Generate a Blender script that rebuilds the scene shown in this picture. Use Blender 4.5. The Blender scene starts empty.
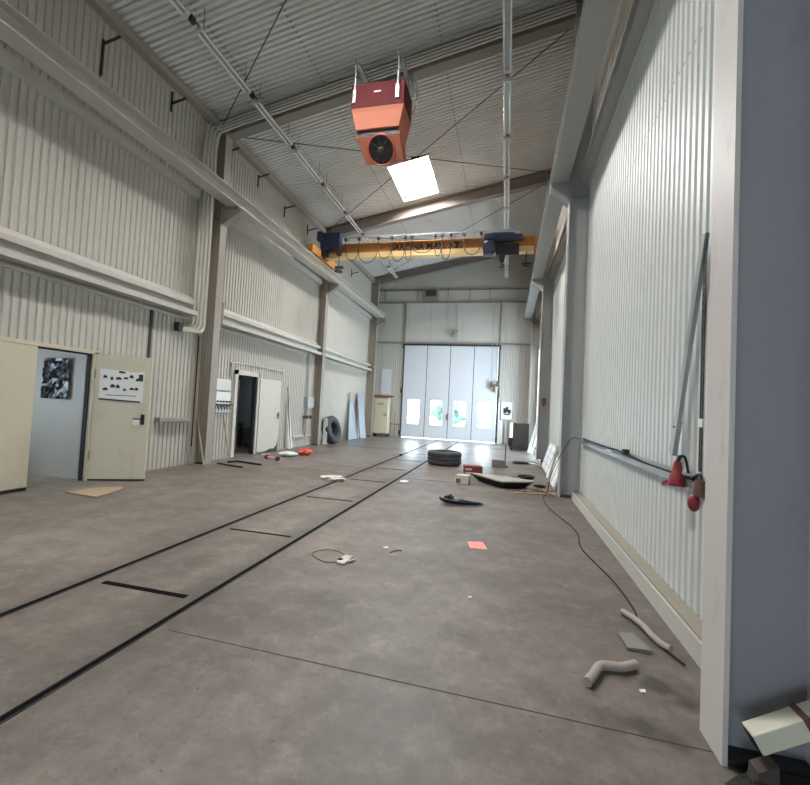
import bpy, math, random
from mathutils import Vector, Matrix
random.seed(7)
S = bpy.context.scene
COL = S.collection
V = Vector

# ------------------------------------------------------------------ helpers
class MB:
    """collects geometry; build() links it as one mesh object"""
    def __init__(s): s.v = []; s.f = []; s.sm = []; s.pc = []; s.cur = 0; s.lock = 0
    def add(s, vs, fs, smooth=False):
        n = len(s.v); s.v += [V(p) for p in vs]
        if not s.lock: s.cur += 1
        for f in fs: s.f.append([i + n for i in f]); s.sm.append(smooth); s.pc.append(s.cur)
        return s
    def one(s):                                     # everything until the next call counts as one piece
        s.cur += 1; s.lock = 1; return s
    def each(s, name, mat, parent, bevel=0):        # one part per piece
        out = []
        for c in sorted(set(s.pc)):
            m = MB(); ix = {}
            for f, sm, p in zip(s.f, s.sm, s.pc):
                if p != c: continue
                for i in f:
                    if i not in ix: ix[i] = len(m.v); m.v.append(s.v[i])
                m.f.append([ix[i] for i in f]); m.sm.append(sm)
            out.append(m.build(name, mat, parent, bevel=bevel))
        return out
    def frame(s, o, U, Vv, W):                      # parallelepiped from a corner and three edges
        o = V(o); U = V(U); Vv = V(Vv); W = V(W)
        p = [o, o+U, o+U+Vv, o+Vv, o+W, o+U+W, o+U+Vv+W, o+Vv+W]
        fs = [(3,2,1,0),(4,5,6,7),(0,1,5,4),(1,2,6,5),(2,3,7,6),(3,0,4,7)]
        if U.cross(Vv).dot(W) < 0: fs = [f[::-1] for f in fs]
        return s.add(p, fs)
    def box(s, x0, x1, y0, y1, z0, z1):
        return s.frame((x0,y0,z0), (x1-x0,0,0), (0,y1-y0,0), (0,0,z1-z0))
    def bar(s, p0, p1, w, h, up=(0,0,1), off=(0,0)):  # rectangular bar centred on p0-p1
        p0 = V(p0); p1 = V(p1); d = (p1-p0); a = d.normalized(); up = V(up)
        r = a.cross(up).normalized(); u = r.cross(a).normalized()
        o = p0 + r*(off[0]-w/2) + u*(off[1]-h/2)
        return s.frame(o, r*w, u*h, d)
    def ibeam(s, p0, p1, h, w, tf=.018, tw=.012, up=(0,0,1)):
        s.bar(p0, p1, w, tf, up, (0, h/2-tf/2)); s.bar(p0, p1, w, tf, up, (0, -h/2+tf/2))
        return s.bar(p0, p1, tw, h-2*tf, up)
    def tube(s, pts, r, seg=10, caps=True, radii=None):
        pts = [V(p) for p in pts]; n = len(pts); rings = []
        t0 = (pts[1]-pts[0]).normalized()
        ref = V((0,0,1)) if abs(t0.z) < .9 else V((1,0,0))
        nrm = t0.cross(ref).normalized()
        for i, p in enumerate(pts):
            t = (pts[min(i+1,n-1)]-pts[max(i-1,0)])
            t = t.normalized() if t.length > 1e-9 else t0
            nrm = (nrm - t*nrm.dot(t))
            nrm = nrm.normalized() if nrm.length > 1e-6 else t.orthogonal().normalized()
            b = t.cross(nrm); rr = radii[i] if radii else r
            rings.append([p + (nrm*math.cos(2*math.pi*k/seg) + b*math.sin(2*math.pi*k/seg))*rr for k in range(seg)])
        vs = [q for R in rings for q in R]; fs = []
        for i in range(n-1):
            for k in range(seg):
                k2 = (k+1) % seg
                fs.append((i*seg+k, i*seg+k2, (i+1)*seg+k2, (i+1)*seg+k))
        s.add(vs, fs, seg > 5)
        if caps:
            k = s.lock; s.lock = 1
            s.add(rings[0], [tuple(range(seg))[::-1]]); s.add(rings[-1], [tuple(range(seg))]); s.lock = k
        return s
    def cyl(s, p0, p1, r, seg=16, r1=None):
        return s.tube([p0, p1], r, seg, True, [r, r if r1 is None else r1])
    def lathe(s, prof, o, axis, seg=40, closed=False):   # prof: (radius, height) along axis
        o = V(o); a = V(axis).normalized(); u = a.orthogonal().normalized(); w = a.cross(u)
        vs = []; n = len(prof)
        for r, h in prof:
            for k in range(seg):
                t = 2*math.pi*k/seg; vs.append(o + a*h + (u*math.cos(t)+w*math.sin(t))*r)
        fs = []
        for i in range(n if closed else n-1):
            j = (i+1) % n
            for k in range(seg):
                k2 = (k+1) % seg; fs.append((i*seg+k, i*seg+k2, j*seg+k2, j*seg+k))
        return s.add(vs, fs, True)
    def prism(s, poly, d):                          # extrude polygon (3-D points) by d
        d = V(d); poly = [V(p) for p in poly]; n = len(poly)
        fs = [tuple(range(n))[::-1], tuple(range(n, 2*n))]
        fs += [(i, (i+1) % n, n+(i+1) % n, n+i) for i in range(n)]
        return s.add(poly + [p+d for p in poly], fs)
    def ball(s, c, r, sub=2, squash=(1,1,1), noise=0):
        import bmesh
        bm = bmesh.new(); bmesh.ops.create_icosphere(bm, subdivisions=sub, radius=1)
        vs = []
        for v in bm.verts:
            k = 1 + noise*(random.random()-.5)*2
            vs.append((c[0]+v.co.x*r*squash[0]*k, c[1]+v.co.y*r*squash[1]*k, c[2]+v.co.z*r*squash[2]*k))
        fs = [[v.index for v in f.verts] for f in bm.faces]; bm.free()
        return s.add(vs, fs, noise == 0)
    def build(s, name, mat, parent=None, org=None, bevel=0):
        o0 = V(org) if org is not None else (V(parent['_org']) if parent is not None else V((0,0,0)))
        me = bpy.data.meshes.new(name)
        me.from_pydata([tuple(p-o0) for p in s.v], [], s.f)
        me.polygons.foreach_set('use_smooth', s.sm); me.update()
        import bmesh
        bm = bmesh.new(); bm.from_mesh(me); bmesh.ops.recalc_face_normals(bm, faces=bm.faces); bm.to_mesh(me); bm.free()
        me.materials.append(mat)
        ob = bpy.data.objects.new(name, me); COL.objects.link(ob)
        ob['_org'] = tuple(o0)
        if parent is not None: ob.parent = parent
        else: ob.location = o0
        if bevel:
            m = ob.modifiers.new('bevel', 'BEVEL'); m.width = bevel; m.segments = 2; m.limit_method = 'ANGLE'
        return ob

def tag(o, label=None, cat=None, group=None, kind=None):
    if label: o['label'] = label
    if cat: o['category'] = cat
    if group: o['group'] = group
    if kind: o['kind'] = kind
    return o
def thing(name, label, cat, org, group=None, kind=None):
    o = bpy.data.objects.new(name, None); COL.objects.link(o); o.location = org; o['_org'] = tuple(org)
    o.empty_display_size = .1
    return tag(o, label, cat, group, kind)
def spline(pts, n=8):
    P = [V(p) for p in pts]; P = [P[0]*2-P[1]] + P + [P[-1]*2-P[-2]]; out = []
    for i in range(1, len(P)-2):
        a, b, c, d = P[i-1:i+3]
        for k in range(n):
            t = k/n
            out.append(.5*((2*b)+(c-a)*t+(2*a-5*b+4*c-d)*t*t+(3*b-a-3*c+d)*t**3))
    out.append(P[-2]); return out

# ------------------------------------------------------------------ materials
def srgb(h):
    f = lambda c: c/12.92 if c <= .04045 else ((c+.055)/1.055)**2.4
    return tuple(f(x/255) for x in h)
def mat(name, rgb, rough=.5, metal=0, var=.12, scale=3, streak=1.0, dirt=0, dirtcol=(70,60,48), bump=0, spec=.5, lin=False):
    m = bpy.data.materials.new(name); m.use_nodes = True; nt = m.node_tree; N = nt.nodes; L = nt.links
    b = N['Principled BSDF']; b.inputs['Roughness'].default_value = rough; b.inputs['Metallic'].default_value = metal
    b.inputs['Specular IOR Level'].default_value = spec
    col = rgb if lin else srgb(rgb)
    tc = N.new('ShaderNodeTexCoord'); mp = N.new('ShaderNodeMapping'); L.new(tc.outputs['Object'], mp.inputs[0])
    mp.inputs['Scale'].default_value = (1, 1, streak)
    nz = N.new('ShaderNodeTexNoise'); nz.inputs['Scale'].default_value = scale; nz.inputs['Detail'].default_value = 6
    nz.inputs['Roughness'].default_value = .6; L.new(mp.outputs[0], nz.inputs['Vector'])
    mx = N.new('ShaderNodeMix'); mx.data_type = 'RGBA'
    mx.inputs[6].default_value = tuple(c*(1-var) for c in col)+(1,); mx.inputs[7].default_value = tuple(min(1, c*(1+var)) for c in col)+(1,)
    L.new(nz.outputs[0], mx.inputs[0]); out = mx.outputs[2]
    if dirt:
        n2 = N.new('ShaderNodeTexNoise'); n2.inputs['Scale'].default_value = scale*1.7; n2.inputs['Detail'].default_value = 8
        n2.inputs['Roughness'].default_value = .7; L.new(mp.outputs[0], n2.inputs['Vector'])
        rp = N.new('ShaderNodeValToRGB'); rp.color_ramp.elements[0].position = .56; rp.color_ramp.elements[1].position = .78
        rp.color_ramp.elements[1].color = (dirt, dirt, dirt, 1); L.new(n2.outputs[0], rp.inputs[0])
        m2 = N.new('ShaderNodeMix'); m2.data_type = 'RGBA'; m2.inputs[7].default_value = srgb(dirtcol)+(1,)
        L.new(rp.outputs[0], m2.inputs[0]); L.new(out, m2.inputs[6]); out = m2.outputs[2]
    L.new(out, b.inputs['Base Color'])
    if bump:
        bp = N.new('ShaderNodeBump'); bp.inputs['Strength'].default_value = bump; bp.inputs['Distance'].default_value = .01
        L.new(nz.outputs[0], bp.inputs['Height']); L.new(bp.outputs[0], b.inputs['Normal'])
    return m
def emit(name, rgb, strength):
    m = bpy.data.materials.new(name); m.use_nodes = True; nt = m.node_tree; nt.nodes.clear()
    e = nt.nodes.new('ShaderNodeEmission'); e.inputs[0].default_value = rgb+(1,); e.inputs[1].default_value = strength
    o = nt.nodes.new('ShaderNodeOutputMaterial'); nt.links.new(e.outputs[0], o.inputs[0]); return m
def glass(name, tint=(.93,.97,.97)):
    m = bpy.data.materials.new(name); m.use_nodes = True; nt = m.node_tree; nt.nodes.clear()
    t = nt.nodes.new('ShaderNodeBsdfTransparent'); t.inputs[0].default_value = tint+(1,)
    g = nt.nodes.new('ShaderNodeBsdfGlossy'); g.inputs['Roughness'].default_value = .05
    mx = nt.nodes.new('ShaderNodeMixShader'); mx.inputs[0].default_value = .06
    o = nt.nodes.new('ShaderNodeOutputMaterial')
    nt.links.new(t.outputs[0], mx.inputs[1]); nt.links.new(g.outputs[0], mx.inputs[2]); nt.links.new(mx.outputs[0], o.inputs[0]); return m

M = dict(
    wall_l = mat('cream_painted_sheet', (183,178,168), .5, 0, .07, 1.2, .25, .35, (120,108,92)),
    wall_r = mat('pale_painted_sheet', (208,210,205), .42, 0, .04, 1.2, .25, .18, (150,145,130)),
    wall_f = mat('far_wall_paint', (184,180,171), .55, 0, .08, 1.0, .2, .5, (120,108,92)),
    roof = mat('roof_sheet', (214,211,206), .42, 0, .08, .8, 1, .25, (110,104,98)),
    steel_l = mat('beige_painted_steel', (150,141,129), .5, 0, .08, 1.5, .3, .3, (105,92,76)),
    steel_g = mat('grey_painted_steel', (160,160,157), .5, 0, .06, 1.5, .3, .25, (120,118,112)),
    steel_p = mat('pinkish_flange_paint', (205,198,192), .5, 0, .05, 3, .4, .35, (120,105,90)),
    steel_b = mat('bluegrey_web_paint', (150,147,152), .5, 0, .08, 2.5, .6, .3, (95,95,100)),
    rafter = mat('rafter_paint', (126,118,110), .5, 0, .08, 2, 1, .2, (95,85,76)),
    girt = mat('girt_paint', (184,179,169), .5, 0, .06, 2, 1, .3, (120,108,92)),
    pipe = mat('painted_pipe', (196,189,177), .45, 0, .06, 3, .3),
    door = mat('cream_door', (196,186,163), .45, 0, .05, 1.5, .6, .35, (120,105,80)),
    door_w = mat('worn_white_door', (196,190,178), .5, 0, .05, 2, .6, .4, (110,95,80)),
    gate = mat('grey_white_gate', (200,202,206), .45, 0, .03, 1, .4, .15, (150,145,138)),
    runway = mat('runway_paint', (182,175,164), .5, 0, .08, 1.5, .3, .3, (110,98,84)),
    sheetm = mat('pale_blue_sheet', (150,156,166), .5, 0, .05, 3),
    groove = mat('groove_black', (9,9,10), .95, 0, .2, 6, spec=.1),
    joint = mat('joint_dirt', (74,66,60), .9, 0, .2, 6),
    dark = mat('dark_steel', (42,38,36), .6, 0, .3, 6),
    black = mat('black_rubber', (20,20,21), .8, 0, .25, 8),
    tyre = mat('tyre_rubber', (60,60,63), .75, 0, .2, 5, 1, .4, (100,95,90)),
    blackp = mat('glossy_black_plastic', (22,21,28), .3, 0, .3, 9),
    galv = mat('galvanised_metal', (165,170,170), .38, .5, .1, 6),
    lightmetal = mat('luminaire_metal', (205,205,205), .35, .2, .06, 6),
    tubeglass = mat('fluorescent_glass', (235,235,232), .25, 0, .02, 2),
    red = mat('maroon_heater_paint', (84,22,26), .75, 0, .12, 4, 1, .2, (80,40,36), spec=.25),
    orange = mat('orange_heater_paint', (184,114,90), .7, 0, .08, 3, 1, .2, (150,80,60), spec=.25),
    orange_d = mat('orange_heater_side', (190,92,70), .45, 0, .1, 3),
    crane = mat('crane_yellow', (176,118,58), .45, 0, .1, 2, 1, .25, (130,80,40)),
    crane_lit = mat('crane_yellow_lit', (232,198,140), .45, 0, .06, 2),  # crane yellow made paler, as if lit from above
    blue = mat('dark_blue_enclosure', (32,42,66), .4, 0, .15, 4),
    letter = mat('dark_brown_lettering', (44,26,16), .6, 0, .1, 5),
    plug = mat('red_plug_plastic', (128,36,42), .4, 0, .15, 12),
    pink = mat('salmon_paper', (232,140,128), .6, 0, .04, 10),
    white = mat('white_plastic', (225,225,222), .4, 0, .03, 5),
    paper = mat('white_paper', (222,220,214), .7, 0, .04, 8),
    dirty = mat('dirty_white', (190,184,174), .7, 0, .12, 8, 1, .5, (90,80,70)),
    wood = mat('raw_wood', (150,128,106), .65, 0, .15, 5, 1, .3, (110,88,66)),
    curb = mat('concrete_plinth', (172,169,161), .75, 0, .1, 4, 1, .4, (130,120,105)),
    ledge = mat('dusty_ledge', (138,131,118), .85, 0, .18, 9, 1, .3, (100,90,76)),
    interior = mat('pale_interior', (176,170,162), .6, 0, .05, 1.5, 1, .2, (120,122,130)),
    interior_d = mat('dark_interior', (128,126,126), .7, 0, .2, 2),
    red_b = mat('red_cardboard', (118,44,44), .65, 0, .15, 9),
    redbag = mat('orange_red_bag', (224,84,58), .5, 0, .12, 12),
    grey_b = mat('grey_green_box', (122,120,112), .7, 0, .12, 6),
    slab = mat('dusty_grey_board', (160,152,142), .6, 0, .1, 5, 1, .3, (110,100,90)),
    duct = mat('fabric_duct', (158,148,140), .6, 0, .14, 8, 1, .3, (120,105,95)),
    ink = mat('print_ink', (40,40,46), .6, 0, .2, 20),
    brown = mat('rusty_brown', (104,72,60), .6, 0, .2, 14),
    leaf = mat('tree_leaves', (84,108,92), .7, 0, .3, 6),
    ground = mat('outdoor_paving', (205,203,198), .8, 0, .08, 2),
    creamtube = mat('chipped_cream_paint', (214,209,188), .5, 0, .07, 6, 1, .45, (110,98,80)),
    debris = mat('black_grime', (28,26,26), .8, 0, .4, 10),
    glass = glass('window_glass'),
    sky = emit('skylight_panel', (1.0, .995, .985), 130),
)

def floor_material():
    m = bpy.data.materials.new('worn_concrete'); m.use_nodes = True; nt = m.node_tree; N = nt.nodes; L = nt.links
    b = N['Principled BSDF']; tc = N.new('ShaderNodeTexCoord'); P = tc.outputs['Object']
    def noise(sc, det=6, rg=.6):
        n = N.new('ShaderNodeTexNoise'); n.inputs['Scale'].default_value = sc; n.inputs['Detail'].default_value = det
        n.inputs['Roughness'].default_value = rg; L.new(P, n.inputs['Vector']); return n.outputs[0]
    def ramp(src, p0, p1, c0=0, c1=1):
        r = N.new('ShaderNodeMapRange'); r.inputs[1].default_value = p0; r.inputs[2].default_value = p1
        r.inputs[3].default_value = c0; r.inputs[4].default_value = c1; L.new(src, r.inputs[0]); return r.outputs[0]
    def mix(f, a, bb):
        x = N.new('ShaderNodeMix'); x.data_type = 'RGBA'
        L.new(f, x.inputs[0])
        if isinstance(a, tuple): x.inputs[6].default_value = a+(1,)
        else: L.new(a, x.inputs[6])
        if isinstance(bb, tuple): x.inputs[7].default_value = bb+(1,)
        else: L.new(bb, x.inputs[7])
        return x.outputs[2]
    def math_(op, a, bb):
        x = N.new('ShaderNodeMath'); x.operation = op
        for i, q in enumerate((a, bb)):
            if isinstance(q, (int, float)): x.inputs[i].default_value = q
            else: L.new(q, x.inputs[i])
        return x.outputs[0]
    c = mix(ramp(noise(.55, 5), .35, .65), srgb((88,80,73)), srgb((124,114,105)))
    c = mix(ramp(noise(2.3, 8, .72), .42, .7, 0, .8), c, srgb((76,69,63)))
    c = mix(ramp(noise(14, 7, .78), .5, .75, 0, .6), c, srgb((70,63,57)))
    c = mix(ramp(noise(5, 9, .78), .5, .75, 0, .5), c, srgb((150,141,132)))
    c = mix(ramp(noise(30, 4, .6), .64, .72, 0, .7), c, srgb((62,56,51)))
    # grime along the rails
    sx = N.new('ShaderNodeSeparateXYZ'); L.new(P, sx.inputs[0]); ysep = sx.outputs[1]
    for xr in (-2.2, -3.17):
        d = math_('ABSOLUTE', math_('ADD', sx.outputs[0], -xr), 0)
        g = math_('MULTIPLY', ramp(d, .04, .3, 1, 0), ramp(noise(3.5, 6, .7), .3, .65, 0, .9))
        c = mix(g, c, srgb((68,62,57)))
    # oil stains with outlines of their own
    wob = noise(6, 4)
    for (x, y, r, k) in [(.9,2.75,.1,.8),(1.02,2.62,.09,.7),(.72,2.36,.1,.75),(.84,2.3,.07,.6),(.55,2.35,.12,.4),(-1.25,3.0,.3,.3),(.45,5.5,.5,.35),(-.6,2.2,.5,.22),(-3.9,8.3,.5,.4),(.6,8.0,.7,.35),(-2.7,3.4,.25,.35)]:
        vm = N.new('ShaderNodeVectorMath'); vm.operation = 'DISTANCE'; L.new(P, vm.inputs[0]); vm.inputs[1].default_value = (x, y, 0)
        dd = math_('ADD', vm.outputs[1], math_('MULTIPLY', math_('ADD', wob, -.5), r*1.6))
        c = mix(ramp(dd, r*.4, r, k, 0), c, srgb((48,44,41)))
    L.new(c, b.inputs['Base Color'])
    rr = math_('MULTIPLY', ramp(noise(1.6, 7, .7), .3, .7, .44, .58), ramp(ysep, 9.5, 14, 1, .7)); L.new(rr, b.inputs['Roughness'])
    L.new(ramp(ysep, 10, 14, .45, 1.0), b.inputs['Specular IOR Level'])
    bp = N.new('ShaderNodeBump'); bp.inputs['Strength'].default_value = .12; bp.inputs['Distance'].default_value = .01
    L.new(noise(9, 8, .7), bp.inputs['Height']); L.new(bp.outputs[0], b.inputs['Normal'])
    return m
M['floor'] = floor_material()

# ------------------------------------------------------------------ layout constants
XL, XR = -6.9, 1.38           # wall planes
YB, YF = -7.0, 21.4           # rear and far wall planes
FR = [2.2, 8.36, 14.3, 20.2]  # near faces of the frames (columns 0.28 deep)
def roofz(x): return 8.06 + .2*(x-XL)
PITCH = .1125

def rects(a0, a1, b0, b1, holes):
    """split a rectangle into rectangles around holes (a0,a1,b0,b1)"""
    out = []; cuts = sorted({a0, a1} | {min(max(h[i], a0), a1) for h in holes for i in (0, 1)})
    for i in range(len(cuts)-1):
        c0, c1 = cuts[i], cuts[i+1]
        if c1-c0 < 1e-6: continue
        hs = sorted((h[2], h[3]) for h in holes if h[0] <= c0+1e-6 and h[1] >= c1-1e-6)
        z = b0
        for h0, h1 in hs:
            if h0 > z+1e-6: out.append((c0, c1, z, h0))
            z = max(z, h1)
        if z < b1-1e-6: out.append((c0, c1, z, b1))
    return out
def ribs(a0, a1, depth, pitch=PITCH):
    """breakpoints (position, inset) of the trapezoid sheet"""
    pts = []; k = math.floor(a0/pitch)-1
    prof = [(0, 0), (.5, 0), (.62, 1), (.88, 1), (1, 0)]
    allp = []
    while k*pitch < a1+pitch:
        allp += [((k+t)*pitch, d*depth) for t, d in prof[:-1]]; k += 1
    def at(t):
        for (p, d), (q, e) in zip(allp, allp[1:]):
            if p <= t <= q: return d + (e-d)*(t-p)/max(q-p, 1e-9)
        return 0
    return [(a0, at(a0))] + [x for x in allp if a0+1e-6 < x[0] < a1-1e-6] + [(a1, at(a1))]
def sheet_x(mb, y0, y1, z0, z1, x, out, depth=.022):      # corrugated wall in a plane x = const
    r = ribs(y0, y1, depth)
    vs = []; fs = []
    for i, (t, d) in enumerate(r):
        vs += [(x+out*d, t, z0), (x+out*d, t, z1)]
        if i: fs.append((2*i-2, 2*i, 2*i+1, 2*i-1))
    mb.add(vs, fs)
def sheet_y(mb, x0, x1, z0, z1, y, depth=.03):
    r = ribs(x0, x1, depth); vs = []; fs = []
    for i, (t, d) in enumerate(r):
        vs += [(t, y+d, z0), (t, y+d, z1)]
        if i: fs.append((2*i-2, 2*i, 2*i+1, 2*i-1))
    mb.add(vs, fs)

# ------------------------------------------------------------------ floor
f = MB(); f.box(-9.2, 2.2, YB-.3, YF+.2, -.2, 0); fl = f.build('floor', M['floor']); tag(fl, kind='structure')
g = MB(); g.box(-30, 26, YF+.2, 60, -.25, -.03); tag(g.build('yard', M['ground']), kind='structure')
# joints in the slab
for nm, p0, p1, w in [('joint', (-2.05,2.36,0), (1.1,2.28,0), .006), ('joint', (-2.05,8.9,0), (1.0,8.9,0), .012), ('joint', (-6.6,8.85,0), (-3.3,8.85,0), .012),
                      ('joint', (-6.6,14.9,0), (1.0,14.9,0), .015), ('joint', (-6.6,18.2,0), (1.0,18.2,0), .015)]:
    b = MB(); b.bar(p0, p1, w, .003, off=(0, .0005)); tag(b.build('trim_1', M['joint']), kind='structure')

# rails set flush in the slab
for x, lab, r in [(-2.16, 'long black steel rail in the floor, the right one of the pair', 0), (-3.18, 'long black steel rail in the floor, the left one of the pair', 1)]:
    t = thing('floor_rail', lab, 'rail', (x, 7, 0), 'rails set in the concrete floor')
    b = MB(); b.box(x-.019, x+.019, -2, 20.6, -.02, .004); b.build('rail_groove', M['groove'], t)
    b = MB(); b.box(x+.019, x+.026, -2, 20.6, -.02, .006); b.box(x-.026, x-.019, -2, 20.6, -.02, .007); b.each('rail_edge', M['dark'], t)
for i, y in enumerate([2.78, 4.37, 6.33, 8.2, 10.05, 11.9, 13.8, 15.8]):
    words = ['nearest the viewer', 'second from the viewer', 'third from the viewer', 'fourth from the viewer', 'fifth from the viewer', 'sixth from the viewer', 'seventh from the viewer', 'farthest from the viewer'][i]
    b = MB(); w = .024 if i == 0 else .017
    b.box(-3.05, -2.28, y-w, y+w, -.02, .004)
    tag(b.build('cross_slot', M['groove'], org=(-2.66, y, 0)), 'short black cross slot between the two floor rails, ' + words, 'floor slot', 'cross slots between the rails')

# ------------------------------------------------------------------ left wall
D1 = (4.85, 5.765, 0, 2.16)      # door openings y0,y1,z0,z1
D1B = (3.89, 4.85, 0, 2.16)     # closed leaf of the first door
D2 = (9.74, 10.66, 0, 2.17)
w = MB()
for r in rects(YB, YF, 0, 3.22, [D1B, D1, D2]): sheet_x(w, *r, XL, -1)
for r in rects(YB, YF, 3.62, 8.1, []): sheet_x(w, *r, XL, -1)
wl = w.build('wall_left', M['wall_l']); tag(wl, kind='structure')
w = MB()
for r in rects(YB, YF, 0, 8.2, [D1B, D1, D2]): w.box(XL-.14, XL-.06, r[0], r[1], r[2], r[3])
w.build('outer_skin', M['wall_l'], wl)

# side rooms behind the two door openings
def room(name, x0, x1, y0, y1, z1, m, win=()):
    b = MB(); t = .08
    [b.box(x0-t, x0, *r) for r in rects(y0-t, y1+t, 0, z1, win)]; b.box(x0, x1, y0-t, y0, 0, z1); b.box(x0, x1, y1, y1+t, 0, z1); b.box(x0-t, x1, y0-t, y1+t, z1, z1+t)
    return tag(b.build(name, m), kind='structure')
room('wall_vestibule', -9.1, XL-.14, 3.4, 5.81, 2.6, M['interior'], [(3.7, 4.9, .9, 2.1)])
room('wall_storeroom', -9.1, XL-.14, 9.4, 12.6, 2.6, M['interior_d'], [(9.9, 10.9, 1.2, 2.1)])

# first door: closed left leaf, open right leaf
d = tag(bpy.data.objects.new('door_1', None), kind='structure'); COL.objects.link(d); d.location = (XL, 4.9, 0); d['_org'] = (XL, 4.9, 0)
b = MB()
b.box(XL-.14, XL+.03, 5.765, 5.83, 0, 2.2); b.box(XL-.14, XL+.03, 3.83, 3.89, 0, 2.2); b.box(XL-.14, XL+.03, 3.83, 5.83, 2.16, 2.22)
b.build('door_frame', M['door'], d)
b = MB(); b.box(XL-.02, XL+.04, 3.9, 4.855, .05, 2.15); b.build('closed_leaf', M['door'], d, bevel=.006)
b = MB(); b.box(XL-.02, XL+.035, 3.9, 4.85, 0.0, .05); b.build('gap_shade', M['black'], d)  # black strip painted in for the shade of the gap under the leaf
b = MB(); b.box(XL-.1, XL-.03, 5.74, 5.765, 0, 2.16); b.box(XL-.1, XL-.03, 4.86, 5.765, 2.135, 2.16); b.build('rubber_gasket', M['black'], d)
H = V((XL+.035, 5.79, 0)); T = V((-6.1, 6.19, 0)); u1 = (T-H).normalized(); n1 = V((u1.y, -u1.x, 0))   # n1 faces the viewer
Ll = .865
b = MB(); b.frame(H+V((0,0,.03)), u1*Ll, -n1*.05, (0,0,2.13)); b.build('open_leaf', M['door'], d, bevel=.006)
b = MB(); b.frame(H+V((0,0,.005)), u1*Ll, -n1*.05, (0,0,.024)); b.build('leaf_seal', M['black'], d)
b = MB()
for z in (.35, 1.75): b.cyl(H+V((-.0,0,z)), H+V((0,0,z+.16)), .016, 10)
b.each('hinge', M['steel_l'], d)
b = MB(); q = H+u1*.745+n1*.001; b.frame(q+V((0,0,.98)), u1*.06, n1*.01, (0,0,.18)); b.build('lock_plate', M['black'], d)
b = MB(); p = q+u1*.03+V((0,0,1.08)); b.tube([p, p+n1*.05, p+n1*.055-u1*.06, p+n1*.05-u1*.13], .011, 8); b.build('handle', M['black'], d)
b = MB(); b.frame(q-u1*.12+V((0,0,.97)), u1*.1, n1*.004, (0,0,.12)); b.build('sticker', M['paper'], d)
# poster on the open leaf
t = thing('poster', 'torn white poster with rows of dark machine drawings taped to the open cream door leaf', 'poster', tuple(H+u1*.5+V((0,0,1.4))))
po = H+n1*.003
def on_leaf(a, z): return po+u1*(a*.96-.045)+V((0,0,z))
b = MB(); b.prism([on_leaf(.13,1.39), on_leaf(.83,1.36), on_leaf(.835,1.90), on_leaf(.6,1.885), on_leaf(.56,1.9), on_leaf(.13,1.92)], n1*.004); b.build('sheet', M['paper'], t)
b = MB()
rs = random.Random(3)
for row, z in ((0, 1.76), (1, 1.58)):
    for k in range(6):
        a = .19+k*.1+rs.uniform(-.02,.02); zz = z+rs.uniform(-.03,.03); ww = rs.uniform(.045,.09); hh = rs.uniform(.035,.065)
        b.prism([on_leaf(a,zz), on_leaf(a+ww,zz), on_leaf(a+ww,zz+hh*.6), on_leaf(a+ww*.6,zz+hh), on_leaf(a+ww*.1,zz+hh*.8)], n1*.006)
b.prism([on_leaf(.74,1.74), on_leaf(.82,1.73), on_leaf(.82,1.85), on_leaf(.75,1.86)], n1*.006)
b.prism([on_leaf(.42,1.86), on_leaf(.54,1.86), on_leaf(.52,1.89), on_leaf(.43,1.9)], n1*.006)
b.prism([on_leaf(.13,1.385), on_leaf(.80,1.358), on_leaf(.80,1.385), on_leaf(.13,1.415)], n1*.006)
for k in range(14): b.prism([on_leaf(.25+k*.034,1.465), on_leaf(.25+k*.034+.024,1.464), on_leaf(.25+k*.034+.024,1.48), on_leaf(.25+k*.034,1.481)], n1*.006)
b.each('printing', M['ink'], t)
# crumpled black sheet on the inner wall of the vestibule
rs = random.Random(5); b = MB(); nx, nz = 12, 14; vs = []; fs = []
for i in range(nx+1):
    for k in range(nz+1):
        vs.append((-8.0+.6*i/nx, 5.795-rs.random()*.035-.004, 1.36+.72*k/nz))
for i in range(nx):
    for k in range(nz): a = i*(nz+1)+k; fs.append((a, a+nz+1, a+nz+2, a+1))
b.add(vs, fs)
tag(b.build('plastic_sheet', M['blackp'], org=(-7.7,5.79,1.36)), 'crumpled shiny black plastic sheet hung on the grey wall inside the first doorway', 'plastic sheet')
# second door
d = tag(bpy.data.objects.new('door_2', None), kind='structure'); COL.objects.link(d); d.location = (XL, 10.2, 0); d['_org'] = (XL, 10.2, 0)
b = MB(); b.box(XL-.14, XL+.05, 9.62, 9.74, 0, 2.28); b.box(XL-.14, XL+.05, 10.66, 10.74, 0, 2.28); b.box(XL-.14, XL+.05, 9.62, 10.74, 2.17, 2.28)
b.build('door_frame', M['door_w'], d)
Hh = V((XL+.07, 10.75, 0)); uu = V((.13, 1, 0)).normalized(); nn = V((uu.y, -uu.x, 0))
b = MB(); b.prism([Hh+V((0,0,.05)), Hh+uu*.18+V((0,0,.03)), Hh+uu*.4+V((0,0,.05)), Hh+uu*.55+V((0,0,.1)), Hh+uu*.75+V((0,0,.1)), Hh+uu*.86+V((0,0,.2)), Hh+uu*.94+V((0,0,.5)), Hh+uu*.95+V((0,0,2.14)), Hh+V((0,0,2.14))], -nn*.045)
b.build('open_leaf', M['door_w'], d)
b = MB(); b.prism([Hh+uu*.2-nn*.02+V((0,0,.0)), Hh+uu*.93-nn*.02+V((0,0,.0)), Hh+uu*.93-nn*.02+V((0,0,.42)), Hh+uu*.72-nn*.02+V((0,0,.16)), Hh+uu*.2-nn*.02+V((0,0,.08))], -nn*.012); b.build('torn_core', M['dark'], d)
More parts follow.
